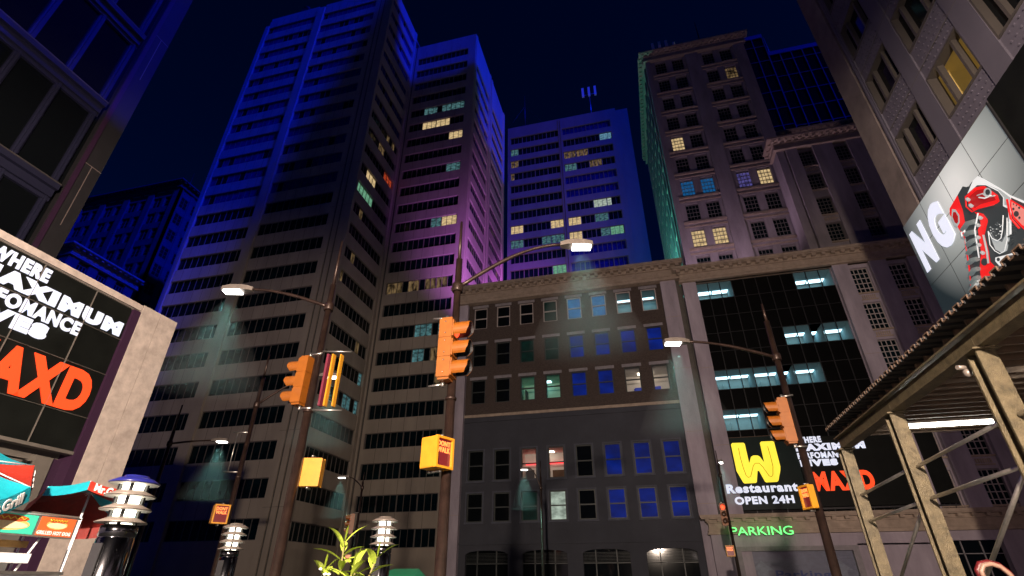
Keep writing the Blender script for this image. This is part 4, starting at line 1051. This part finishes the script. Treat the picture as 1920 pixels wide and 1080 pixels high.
b=MB(); b.box(XC+.001,4.9,zm0,XC+.006,ym-.02,zm1); link('picture',b.mesh('picture',[M['menu_green']],wloc(mb)),mb)
b=MB(); b.box(XC+.001,ym+.02,zm0,XC+.006,y1-.06,zm1); link('picture',b.mesh('picture',[M['menu_red']],wloc(mb)),mb)
def hotdog(y0,y1_,z0,z1,two=False):
    b=MB(); yc=(y0+y1_)/2; zc=(z0+z1)/2; ry=(y1_-y0)/2; rz_=(z1-z0)/2
    def ell(cy,cz,a,c,mi,off,n=20,lo=0,hi=2*PI): b.poly([(XC+.007+off,cy+a*math.cos(lo+(hi-lo)*t/n),cz+c*math.sin(lo+(hi-lo)*t/n)) for t in range(n)],mi)
    ell(yc,zc-rz_*.25,ry,rz_*.72,0,0); ell(yc,zc+rz_*.42,ry*.9,rz_*.42,1,.001); ell(yc,zc-rz_*.35,ry*.93,rz_*.45,2,.002)
    b.tube([(XC+.010,yc-ry*.8+ry*1.6*i/12,zc+rz_*(.45+.16*(-1)**i)) for i in range(13)],.007,5,3)
    link('picture',b.mesh('picture',[M['bun'],M['sausage'],M['bun2'],M['mustard']],wloc(mb)),mb)
hotdog(5.02,5.62,zm0+.03,zm1-.02); hotdog(5.83,6.12,zm0+.08,zm1-.02)
t=text_part('GRILLED HOT DOG','lettering',M['white_print'],mb,(5.74,6.2,zm0+.012,zm0+.06),'X+',XC+.008,.004,.04)

def umbrella(cx,cy,zr,R,tilt,az,rot,label,txtface,cols,hgt=.32):
    """canopy rim centre (cx,cy,zr); tilt (rad) toward azimuth az"""
    T=thing('market_umbrella',(cx,cy,0),label,'umbrella','red and teal umbrellas over the hot dog stand')
    Rm=Matrix.Rotation(az,3,'Z')@Matrix.Rotation(tilt,3,'Y')@Matrix.Rotation(-az,3,'Z')
    C=Vector((0,0,zr))
    def W(v): return Rm@Vector(v)+C
    n=8; rim=[(R*math.cos(rot+2*PI*i/n),R*math.sin(rot+2*PI*i/n),0) for i in range(n)]
    apex=(0,0,R*hgt); val=.24*R
    for i in range(n):
        a,b_=Vector(rim[i]),Vector(rim[(i+1)%n]); m=cols[i%len(cols)]
        p=MB(); K=6
        for u in range(K):
            for v in range(K):
                def Q(u_,v_):
                    s=u_/K; q=a.lerp(b_,v_/K)*s+Vector(apex)*(1-s); q.z-=.10*R*math.sin(s*PI)*.6+ .05*R*s*math.sin(v_/K*PI); return W(q)
                p.smooth.add(len(p.f)); p.quad(Q(u,v),Q(u+1,v),Q(u+1,v+1),Q(u,v+1))
        for v in range(K):
            def V(v_,dz):
                q=a.lerp(b_,v_/K); q.z-=.05*R*math.sin(v_/K*PI)+dz; q.x*=1+.04*dz/val; q.y*=1+.04*dz/val; return W(q)
            p.quad(V(v,0),V(v,val),V(v+1,val),V(v+1,0))
        pn=part('canopy_panel',p,M[m],T,world=False)
        if i in txtface:
            A=W(a); Bv=W(b_); dn=(W((0,0,-1))-W((0,0,0))).normalized(); ax=(Bv-A); ax0=ax.normalized(); nn=ax0.cross(-dn).normalized()
            if nn.dot(((A+Bv)/2-C))<0: nn=-nn
            right=ax0
            if right.cross(-dn).dot(nn)<0: A,Bv=Bv,A; right=-right
            cu=bpy.data.curves.new('t','FONT'); cu.body='Mr.Grill'; cu.offset=.03; cu.extrude=.004; cu.resolution_u=3
            ob=bpy.data.objects.new('t',cu); COL.objects.link(ob); dg=bpy.context.evaluated_depsgraph_get(); me=bpy.data.meshes.new_from_object(ob.evaluated_get(dg)); bpy.data.objects.remove(ob)
            xs=[v.co.x for v in me.vertices]; x0_,x1_=min(xs),max(xs); ys=[v.co.y for v in me.vertices]; y0_,y1_=min(ys),max(ys)
            Ln=(Bv-A).length
            for v in me.vertices:
                s=.14+.72*(v.co.x-x0_)/(x1_-x0_); h_=.86-.78*(v.co.y-y0_)/(y1_-y0_)
                sag=.05*R*math.sin(s*PI)
                v.co=A+right*Ln*s+dn*(val*h_+sag)+nn*(.02+v.co.z+.01*h_)
            me.materials.clear(); me.materials.append(M['white_print'])
            for q in me.polygons: q.material_index=0
            link('lettering',me,pn)
    rb=MB()
    for i in range(n): rb.tube([W(Vector(apex)*.97),W(Vector(rim[i])+Vector((0,0,-.01)))],.008,5)
    part('rib',rb,M['white_paint'],T,world=False)
    b=MB(); top=W(apex); b.tube([(top.x*.0,top.y*.0,0),(0,0,zr-.25),(top.x,top.y,top.z)],.016,8); part('pole',b,M['white_paint'],T,world=False)
    return T
cam_az=lambda x,y: math.atan2(-y,-x)
P=at(50,925,X=-9.4)
umbrella(-8.42,4.80,2.08,.80,rad(34),cam_az(-8.55,4.80)-.2,rad(-7),'red and teal umbrella at the left edge tilted toward the viewer',(7,0,1),['teal_cloth','red_cloth'])
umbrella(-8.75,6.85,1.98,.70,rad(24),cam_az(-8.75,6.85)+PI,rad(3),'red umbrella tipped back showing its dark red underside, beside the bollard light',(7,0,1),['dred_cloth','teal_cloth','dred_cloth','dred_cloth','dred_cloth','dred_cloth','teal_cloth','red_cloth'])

# ------------------------------------------------------------------ plant, green box, bag
random.seed(11)
PT=thing('potted_plant',(-2.42,4.1,0),'potted plant with long narrow yellow-green leaves','plant')
b=MB(); b.lathe([(.16,0),(.22,.42),(.24,.42),(.24,.46),(.20,.46)],(0,0,0),20); part('planter',b,M['pot'],PT,world=False)
b=MB(); b.lathe([(.20,.43),(.01,.45)],(0,0,0),16); part('soil',b,M['soil'],PT,world=False)
st=MB(); lf=MB()
def leaf(p,d,L,w,droop):
    d=Vector(d).normalized(); side=d.cross(Vector((0,0,1))).normalized(); K=7; prev=None; q=Vector(p)
    for i in range(K+1):
        u=i/K; ww_=w*math.sin(PI*min(1,u*.93+.05))**.8; 
        l=q+side*ww_; r=q-side*ww_; c=q-Vector((0,0,ww_*.35))
        if prev: 
            lf.quad(prev[0],prev[2],c,l); lf.quad(prev[2],prev[1],r,c)
        prev=(l,r,c); dd=Vector((d.x,d.y,d.z-droop*u*1.6)).normalized(); q=q+dd*L/K
    
stems=[((0,0),(-.04,.06),1.20,17),((.05,.02),(.22,.03),1.08,14),((-.03,.0),(-.12,.0),1.0,12),((.02,-.02),(.12,-.05),1.0,12),((.0,.05),(.04,.12),1.04,11)]
for (b0,lean,hh,nl) in stems:
    P0=Vector((b0[0],b0[1],.44)); P1=Vector((b0[0]+lean[0],b0[1]+lean[1],hh))
    st.tube([P0,P0.lerp(P1,.5)+Vector((0,0,.01)),P1],[.014,.010,.006],7)
    for i in range(nl):
        u=.30+.68*i/(nl-1); p=P0.lerp(P1,u); a=i*2.4+b0[0]*20+random.uniform(-.3,.3)
        up=.35+.9*u**4
        leaf(p,(math.cos(a),math.sin(a)*.8,up),random.uniform(.18,.26),random.uniform(.024,.032),.5)
    leaf(P1,(.1,0,1),.12,.015,.1)
part('stem',st,M['stem'],PT,world=False); part('foliage',lf,M['leaf'],PT,world=False)
b=MB()
for q in range(9): 
    a=random.uniform(0,6.28); z=random.uniform(.86,1.0); b.lathe([(.004,0),(.016,.01),(.004,.02)],(-.10+.05*math.cos(a),-.05+.03*math.sin(a),z),6)
part('flower',b,M['petal'],PT,world=False)

GB=thing('newspaper_box',(-5.15,11.0,0),'green street box with a sloping lid right of the plant','street box')
b=MB(); b.box(-.42,-.3,.12,.42,.3,H+.10); b.box(-.36,-.25,0,.36,.25,.12,1); part('body',b,[M['green_paint'],M['blackm']],GB,world=False)
b=MB(); b.plate([(-.46,-.34,H+.10),(.46,-.34,H+.10),(.46,.34,H+.10),(-.46,.34,H+.10)],(0,0,1),.03); b.poly([(-.44,-.32,H+.13),(.44,-.32,H+.13),(.28,.3,H+.27),(-.28,.3,H+.27)]); b.poly([(.44,-.32,H+.13),(.44,.32,H+.13),(.28,.3,H+.27)]); b.poly([(-.28,.3,H+.27),(-.44,.32,H+.13),(-.44,-.32,H+.13)]); b.poly([(.44,.32,H+.13),(-.44,.32,H+.13),(-.28,.3,H+.27),(.28,.3,H+.27)])
part('lid',b,M['green_paint'],GB,world=False)
b=MB(); b.box(-.3,-.31,.4,.3,-.302,.85); part('window',b,M['glass'],GB,world=False)

BG=thing('backpack',(3.20,6.75,-.045),'dark red bag with a pale loop handle at the bottom right corner, under the shed','bag')
b=MB()
prof=[(.26,.42,.13),(.28,.55,.15),(.28,.75,.15),(.26,.88,.14),(.20,.955,.11),(.08,.985,.05)]
n=20; base=0
for (w,z,d) in prof:
    for k in range(n):
        t=2*PI*k/n; b.v.append((w*math.copysign(abs(math.cos(t))**.6,math.cos(t)),d*math.copysign(abs(math.sin(t))**.6,math.sin(t)),z))
for i in range(len(prof)-1):
    for k in range(n): b.smooth.add(len(b.f)); b.f.append((i*n+k,i*n+(k+1)%n,(i+1)*n+(k+1)%n,(i+1)*n+k)); b.m.append(0)
b.f.append(tuple(range(n))[::-1]); b.m.append(0); b.f.append(tuple(range((len(prof)-1)*n,len(prof)*n))); b.m.append(0)
part('body',b,M['bag'],BG,world=False)
hp=[(-.12,0,.97),(-.125,0,1.05),(-.09,0,1.10),(-.02,0,1.115),(.05,0,1.09),(.10,0,1.03),(.13,0,.97)]
b=MB(); b.tube(hp,.022,8,0); hh=part('handle',b,M['bag_t'],BG,world=False)
b=MB(); b.tube([(x*1.1,y+.035,z+.012 if i not in (0,6) else z) for i,(x,y,z) in enumerate(hp)],.03,8); part('strap',b,M['bag'],BG,world=False)
PL=thing('bench',(3.2,6.75,0),'low stone bench carrying the red bag','bench')
b=MB(); b.box(-.9,-.25,.295,.9,.25,.375); b.box(-.75,-.2,.14,-.55,.2,.295); b.box(.55,-.2,.14,.75,.2,.295); part('seat',b,M['paving'],PL,world=False)

# ------------------------------------------------------------------ sidewalk shed
SH=thing('sidewalk_shed',(7,8,0),'steel sidewalk shed with girders, joists and diagonal pipe braces at the right','scaffold')
XS=4.0
def ibeam(b,p,q,h,w,mi=0,t=.025):
    p=Vector(p); q=Vector(q)
    b.obox(p,q,t,h-2*t-.004,mi); b.obox(p+Vector((0,0,h/2-t/2)),q+Vector((0,0,h/2-t/2)),w,t,mi); b.obox(p-Vector((0,0,h/2-t/2)),q-Vector((0,0,h/2-t/2)),w,t,mi)
cols_y=[12.2,9.55,6.85,4.1,1.4,-1.3]
for i in range(len(cols_y)-1):
    b=MB(); ibeam(b,(XS,cols_y[i]+(.15 if i==0 else -.0),2.53+H),(XS,cols_y[i+1]+.01,2.53+H),.26,.2); part('girder',b,M['girder'],SH)
b=MB(); ibeam(b,(9.9,12.35,2.53+H),(9.9,-1.3,2.53+H),.26,.2); part('girder',b,M['girder'],SH)
for y in cols_y:
    for x in (XS,9.9):
        b=MB(); zt_=2.395+H
        for s_ in (-1,1): b.box(x-.10,y+s_*.10-.014,0.14,x+.10,y+s_*.10+.014,zt_-.02)
        b.box(x-.014,y-.086,.14,x+.014,y+.086,zt_-.02); b.box(x-.15,y-.17,zt_-.02,x+.15,y+.17,zt_)
        b.box(x-.15,y-.15,.142,x+.15,y+.15,.165)
        part('column',b,M['girder'],SH)
y=12.3; 
while y>-1.2:
    b=MB(); b.obox((XS+.03,y,2.75+H),(10.2,y,2.75+H),.03,.15); part('joist',b,M['joist'],SH); y-=.3
b=MB(); n=130; y0=12.42; w=.105
for i in range(n):       # corrugated deck, seen from below and at its edge
    ya=y0-i*w; za=2.84+H+(.055 if i%2 else 0)
    b.box(XS-.16,ya-w,za,10.2,ya,za+.012)
    b.box(XS-.16,ya-w-.006,2.84+H,10.2,ya-w+.006,2.84+H+.067)
part('deck',b,M['blackm'],SH)
b=MB()
for i in range(0,n,1):
    ya=y0-i*w; za=2.838+H+(.055 if i%2 else 0); b.box(XS-.175,ya-w,za,XS-.161,ya,za+.016)
    if i%2==0: b.box(XS-.175,ya-.012,2.838+H,XS-.161,ya,2.838+H+.07); b.box(XS-.175,ya-w,2.838+H,XS-.161,ya-w+.012,2.838+H+.07)
part('deck_edge',b,M['joist'],SH)
def pipe(p,q,r=.026): b=MB(); b.tube([p,q],r,10); part('brace',b,M['steel'],SH)
for a,c in (((12.28,1.5),(9.73,1.56)),((12.2,1.03),(9.76,1.08)),((9.49,1.55),(6.89,1.61)),((9.44,1.09),(6.85,1.12)),((6.8,1.6),(4.1,1.6)),((6.8,1.1),(4.1,1.1))):
    pipe((XS,a[0]-.1,a[1]+H),(XS,c[0]+.1,c[1]+H))
pipe((XS,9.62,1.06+H),(XS,11.6,.02+H)); pipe((XS,7.1,1.04+H),(XS,8.75,.06+H))
for y in (12.2,9.55): pipe((9.9,y,1.2+H),(XS+.1,y,1.2+H)) if False else None
for (x,y) in ((5.62,11.35),(6.1,8.3)):
    T=thing('fluorescent_light',(x,y,2.6+H),'farther long fluorescent tube under the shed roof' if y>10 else 'nearer fluorescent tube under the shed roof at the right edge','tube light','tube lights under the sidewalk shed')
    b=MB(); b.tube([(-.68,0,0),(.68,0,0)],.035,10); part('tube',b,M['tube'],T,world=False)
    b=MB(); b.box(-.75,-.05,.04,.75,.05,.09); b.box(-.74,-.03,-.04,-.69,.03,.04); b.box(.69,-.03,-.04,.74,.03,.04); part('housing',b,M['shade'],T,world=False)
CC=thing('security_camera',(4.0,7.05,2.26+H),'small security camera on the shed column','camera')
b=MB(); b.tube([(-.16,.05,.04),(.02,.1,.04)],.03,8); b.lathe([(.02,-.06),(.045,-.03),(.045,.02),(.02,.04)],(-.06,.08,-.02),12); part('body',b,M['shade'],CC,world=False)

# ------------------------------------------------------------------ rooftop aerials
def cell(x,y,z,k,label,n=3):
    T=thing('rooftop_antenna',(x,y,z),label,'antenna','rooftop antennas')
    b=MB(); b.tube([(0,0,0),(0,0,7*k)],.09*k,6); b.tube([(-1.3*k,0,7*k),(1.3*k,0,7*k)],.07*k,6); part('mast',b,M['steel'],T,world=False)
    for i in range(n):
        c=MB(); xx=(-1.2+2.4*i/(n-1))*k; c.box(xx-.22*k,-.18*k,6.5*k,xx+.22*k,.12*k,9.0*k); part('panel',c,M['white_paint'],T,world=False)
def mast(x,y,z,h,label,guy=False):
    T=thing('rooftop_antenna',(x,y,z),label,'antenna','rooftop antennas')
    b=MB(); b.tube([(0,0,0),(0,0,h*.6),(0,0,h)],[.18,.12,.04],6)
    for i in range(5): b.box(-.3,-.03,h*.1*(i+1),.3,.03,h*.1*(i+1)+.05)
    part('mast',b,M['blackm'],T,world=False)
    if guy:
        b=MB()
        for s_ in (-1,1): b.tube([(0,0,h*.7),(s_*h*.45,0,0)],.04,4)
        part('guy_wire',b,M['blackm'],T,world=False)
cell(-3.0,101.5,zc-1,1.45,'three-panel cell antenna on the distant violet tower roof')
mast(-21.9,101.5,zc-1,15,'needle mast on the left of the distant violet tower roof',True)
for i,(x,k) in enumerate(((10.6,.9),(11.9,.95),(13.3,.8))): cell(x,58+i,zd-1.3,k,('leftmost','middle','right')[i]+' of the clustered cell antennas on the stone high-rise roof')
mast(17.4,60,zd-1.3,14,'thin mast on the stone high-rise roof'); mast(33,74,85.6+H,9,'thin mast on the glass tower roof')
mast(-117,86,zl-1.5,12,'guyed lattice mast on the far left high-rise',True)
VT=thing('roof_vent',(-57,54,zt-.3),'small roof vent on the top edge of the tall nearest banded tower','roof vent')
b=MB(); b.box(-.8,-3.6,0,.8,-2.4,2.2); b.lathe([(.5,2.2),(.8,2.5),(.3,2.9)],(0,-3,0),12); part('housing',b,M['blackm'],VT,world=False)

# ------------------------------------------------------------------ unseen towers added out of frame to shape the moonlight shadows
for (x0,x1,y0,y1,h,lab) in ((41,51,19,29.5,150,'tall plain tower out of frame to the right'),(41.2,51,29.6,35,141,'slim plain tower out of frame right, middle of the row'),(41.4,51,35.1,57.5,128,'plain tower out of frame right at the far end of the row')):  # unseen towers added to shade the moonlight
    T=thing('office_tower',((x0+x1)/2,(y0+y1)/2,0),lab,'office tower'); b=MB(); b.box(x0,y0,0,x1,y1,h)
    for i in range(int(h/8)): b.box(x0-.2,y0-.2,i*8+3,x1+.2,y1+.2,i*8+4.2)
    part('wall',b,M['concrete'],T)
TT=thing('office_tower',(60,-5,0),'tower set at an angle, out of frame to the right','office tower')  # added unseen tower, shades the moonlight
b=MB()
A0=Vector((41,18.9,0)); dv=Vector((1.875,-1,0)); Q=[A0,A0+dv*48,A0+dv*48+Vector((14,8,0)),A0+Vector((14,-1,0))]
b.plate(Q,(0,0,1),168); part('wall',b,M['concrete'],TT)

# ------------------------------------------------------------------ lights
def lamp(kind,name,loc,energy,col,size=.3,target=None,spot=None,blend=.5,parent=None):
    d=bpy.data.lights.new(name,kind); d.energy=energy; d.color=col
    if kind=='SUN': d.angle=size
    else: d.shadow_soft_size=size
    if kind=='SPOT': d.spot_size=spot; d.spot_blend=blend
    o=bpy.data.objects.new(name,d); COL.objects.link(o); o.location=loc
    if target is not None:
        v=Vector(target)-Vector(loc); o.rotation_euler=v.to_track_quat('-Z','Y').to_euler()
    return o
LD=Vector((1,-.4,.8)).normalized()
sun=lamp('SUN','moon',(60,-40,90),5.0,(0,.012,1.0),rad(1.2)); sun.rotation_euler=LD.to_track_quat('Z','Y').to_euler()
for i,p in enumerate(lights):
    lamp('SPOT','street_lamp_light',p,900,(.40,1,.82),.1,(p[0],p[1],0),rad(54),1.0)
# added unseen fill lamps: a hooded mast behind the viewer and coloured rooftop lamps
def added_flood(loc,tgt,energy,col,label,spot=rad(110),size=.25,base=0,blend=.6):  # added fill lamp with its own mast and housing
    T=thing('floodlight',(loc[0],loc[1],base),label,'floodlight'); v=(Vector(tgt)-Vector(loc)).normalized()  # added unseen fill lamp
    c=Vector((0,0,loc[2]-base))
    b=MB(); b.tube([(0,0,0),c-Vector((0,0,.3))],.06,8); part('mast',b,M['pole'],T,world=False)
    b=MB(); b.obox(c-v*.35,c-v*.12,.6,.4); part('housing',b,M['blackm'],T,world=False)
    lamp('SPOT','added_fill_beam',loc,energy,col,size,tgt,spot,blend)
zr_=25.1+H
KL=(0,-7,6.2); KT=thing('floodlight',(0,-7.6,0),'tall hooded floodlight mast in the road behind the viewer','floodlight')  # added unseen key lamp
b=MB(); b.tube([(0,-7.6,0),(0,-7.6,6.2)],.08,8); part('mast',b,M['pole'],KT)
b=MB(); 
hr=2.2  # hood added to cut the key light off the upper towers
for i in range(16):
    a0=PI*i/16; a1=PI*(i+1)/16
    b.poly([(KL[0],KL[1]-.3,KL[2]+1.0),(KL[0]+hr*math.cos(a0),KL[1]+hr*math.sin(a0),KL[2]+1.0),(KL[0]+hr*math.cos(a1),KL[1]+hr*math.sin(a1),KL[2]+1.0)])
b.box(KL[0]-1.5,KL[1]-.6,KL[2]-.5,KL[0]+1.5,KL[1]-.5,KL[2]+1.0); part('added_hood',b,M['blackm'],KT)
lamp('POINT','added_fill_beam',KL,38000,(1,.80,.64),.26)  # warm key light added behind the viewer
added_flood((12.5,19.6,5.0),(22,46,17),2200,(1,.70,.66),'rosy floodlight mast behind the panelled building',rad(120),base=.0)  # added rosy fill lamp
added_flood((5.5,-3,4.5),(10.5,14,20),700,(1,.80,.74),'small floodlight mast on the right pavement behind the viewer',rad(100),base=.14)  # added small fill lamp
added_flood((9,46.2,zr_+1.2),(12,55,62),4200,(.78,.55,.74),'mauve floodlight on the wide stone building roof',rad(130),base=zr_)  # added mauve fill lamp
zr=26.5+H
added_flood((-11,52.5,zr+1.5),(-22.9,76,50),40000,(.66,.2,1.0),'violet floodlight on the corner building roof',rad(75),base=zr)  # added violet fill lamp
added_flood((-3,52,zr+1.5),(-26,100,46),130000,(.62,.14,1.0),'violet floodlight on the corner building roof aimed at the distant tower',rad(50),base=zr)  # added violet fill lamp
added_flood((2.6,57.5,zr+1.5),(7.4,70,50),12000,(.12,1.0,.80),'teal floodlight on the corner building roof',rad(100),base=zr)  # added teal fill lamp

# ------------------------------------------------------------------ world
w=bpy.data.worlds.new('World'); S.world=w; w.use_nodes=True; nt=w.node_tree; bg=nt.nodes['Background']
sky=nt.nodes.new('ShaderNodeTexSky'); sky.sky_type='NISHITA'; sky.sun_disc=False; sky.dust_density=0
el=math.asin(LD.z); sky.sun_elevation=el; sky.sun_rotation=math.atan2(LD.x,LD.y)
mx=nt.nodes.new('ShaderNodeMix'); mx.data_type='RGBA'; mx.blend_type='MULTIPLY'; mx.inputs['Factor'].default_value=1
nt.links.new(sky.outputs[0],mx.inputs['A']); mx.inputs['B'].default_value=(.0002,.022,.105,1)
nt.links.new(mx.outputs['Result'],bg.inputs['Color']); bg.inputs['Strength'].default_value=.05

def lamp_haze_cones():
    b=MB()  # mist cones added under the street lamps to shape their glow
    for (p,q) in zip(lights,poles_xy):
        r=min(1.2,.82*math.hypot(p[0]-q[0],p[1]-q[1])); b.lathe([(r,-2.3),(r*.62,-1.2),(.08,-.10)],p,28,smooth=False)
    me=b.mesh('lamp_haze_cones',[]); o=link('lamp_haze_cones',me); o['kind']='stuff'
    m=bpy.data.materials.new('lamp_glow_mist'); m.use_nodes=True; nt=m.node_tree
    for n in list(nt.nodes):
        if n.type!='OUTPUT_MATERIAL': nt.nodes.remove(n)
    v=nt.nodes.new('ShaderNodeVolumePrincipled'); v.inputs['Density'].default_value=HAZE; v.inputs['Color'].default_value=(.8,.85,.9,1); v.inputs['Anisotropy'].default_value=0
    nt.links.new(v.outputs[0],[n for n in nt.nodes if n.type=='OUTPUT_MATERIAL'][0].inputs['Volume']); me.materials.append(m)
HAZE=.026
if HAZE: lamp_haze_cones()
# ------------------------------------------------------------------ camera and render settings
cd=bpy.data.cameras.new('Camera'); cam=bpy.data.objects.new('Camera',cd); COL.objects.link(cam)
cam.location=(0,0,H); cam.rotation_euler=(rad(120),0,YAW); cd.sensor_width=36; cd.lens=18.0; cd.clip_start=.05; cd.clip_end=2000
S.camera=cam
S.view_settings.view_transform='Standard'; S.view_settings.look='None'; S.view_settings.gamma=1; S.view_settings.exposure=0
S.cycles.use_denoising=True
S.cycles.max_bounces=5; S.cycles.diffuse_bounces=2; S.cycles.glossy_bounces=3; S.cycles.sample_clamp_indirect=3
for o in list(bpy.data.objects):
    if '_w' in o: del o['_w']
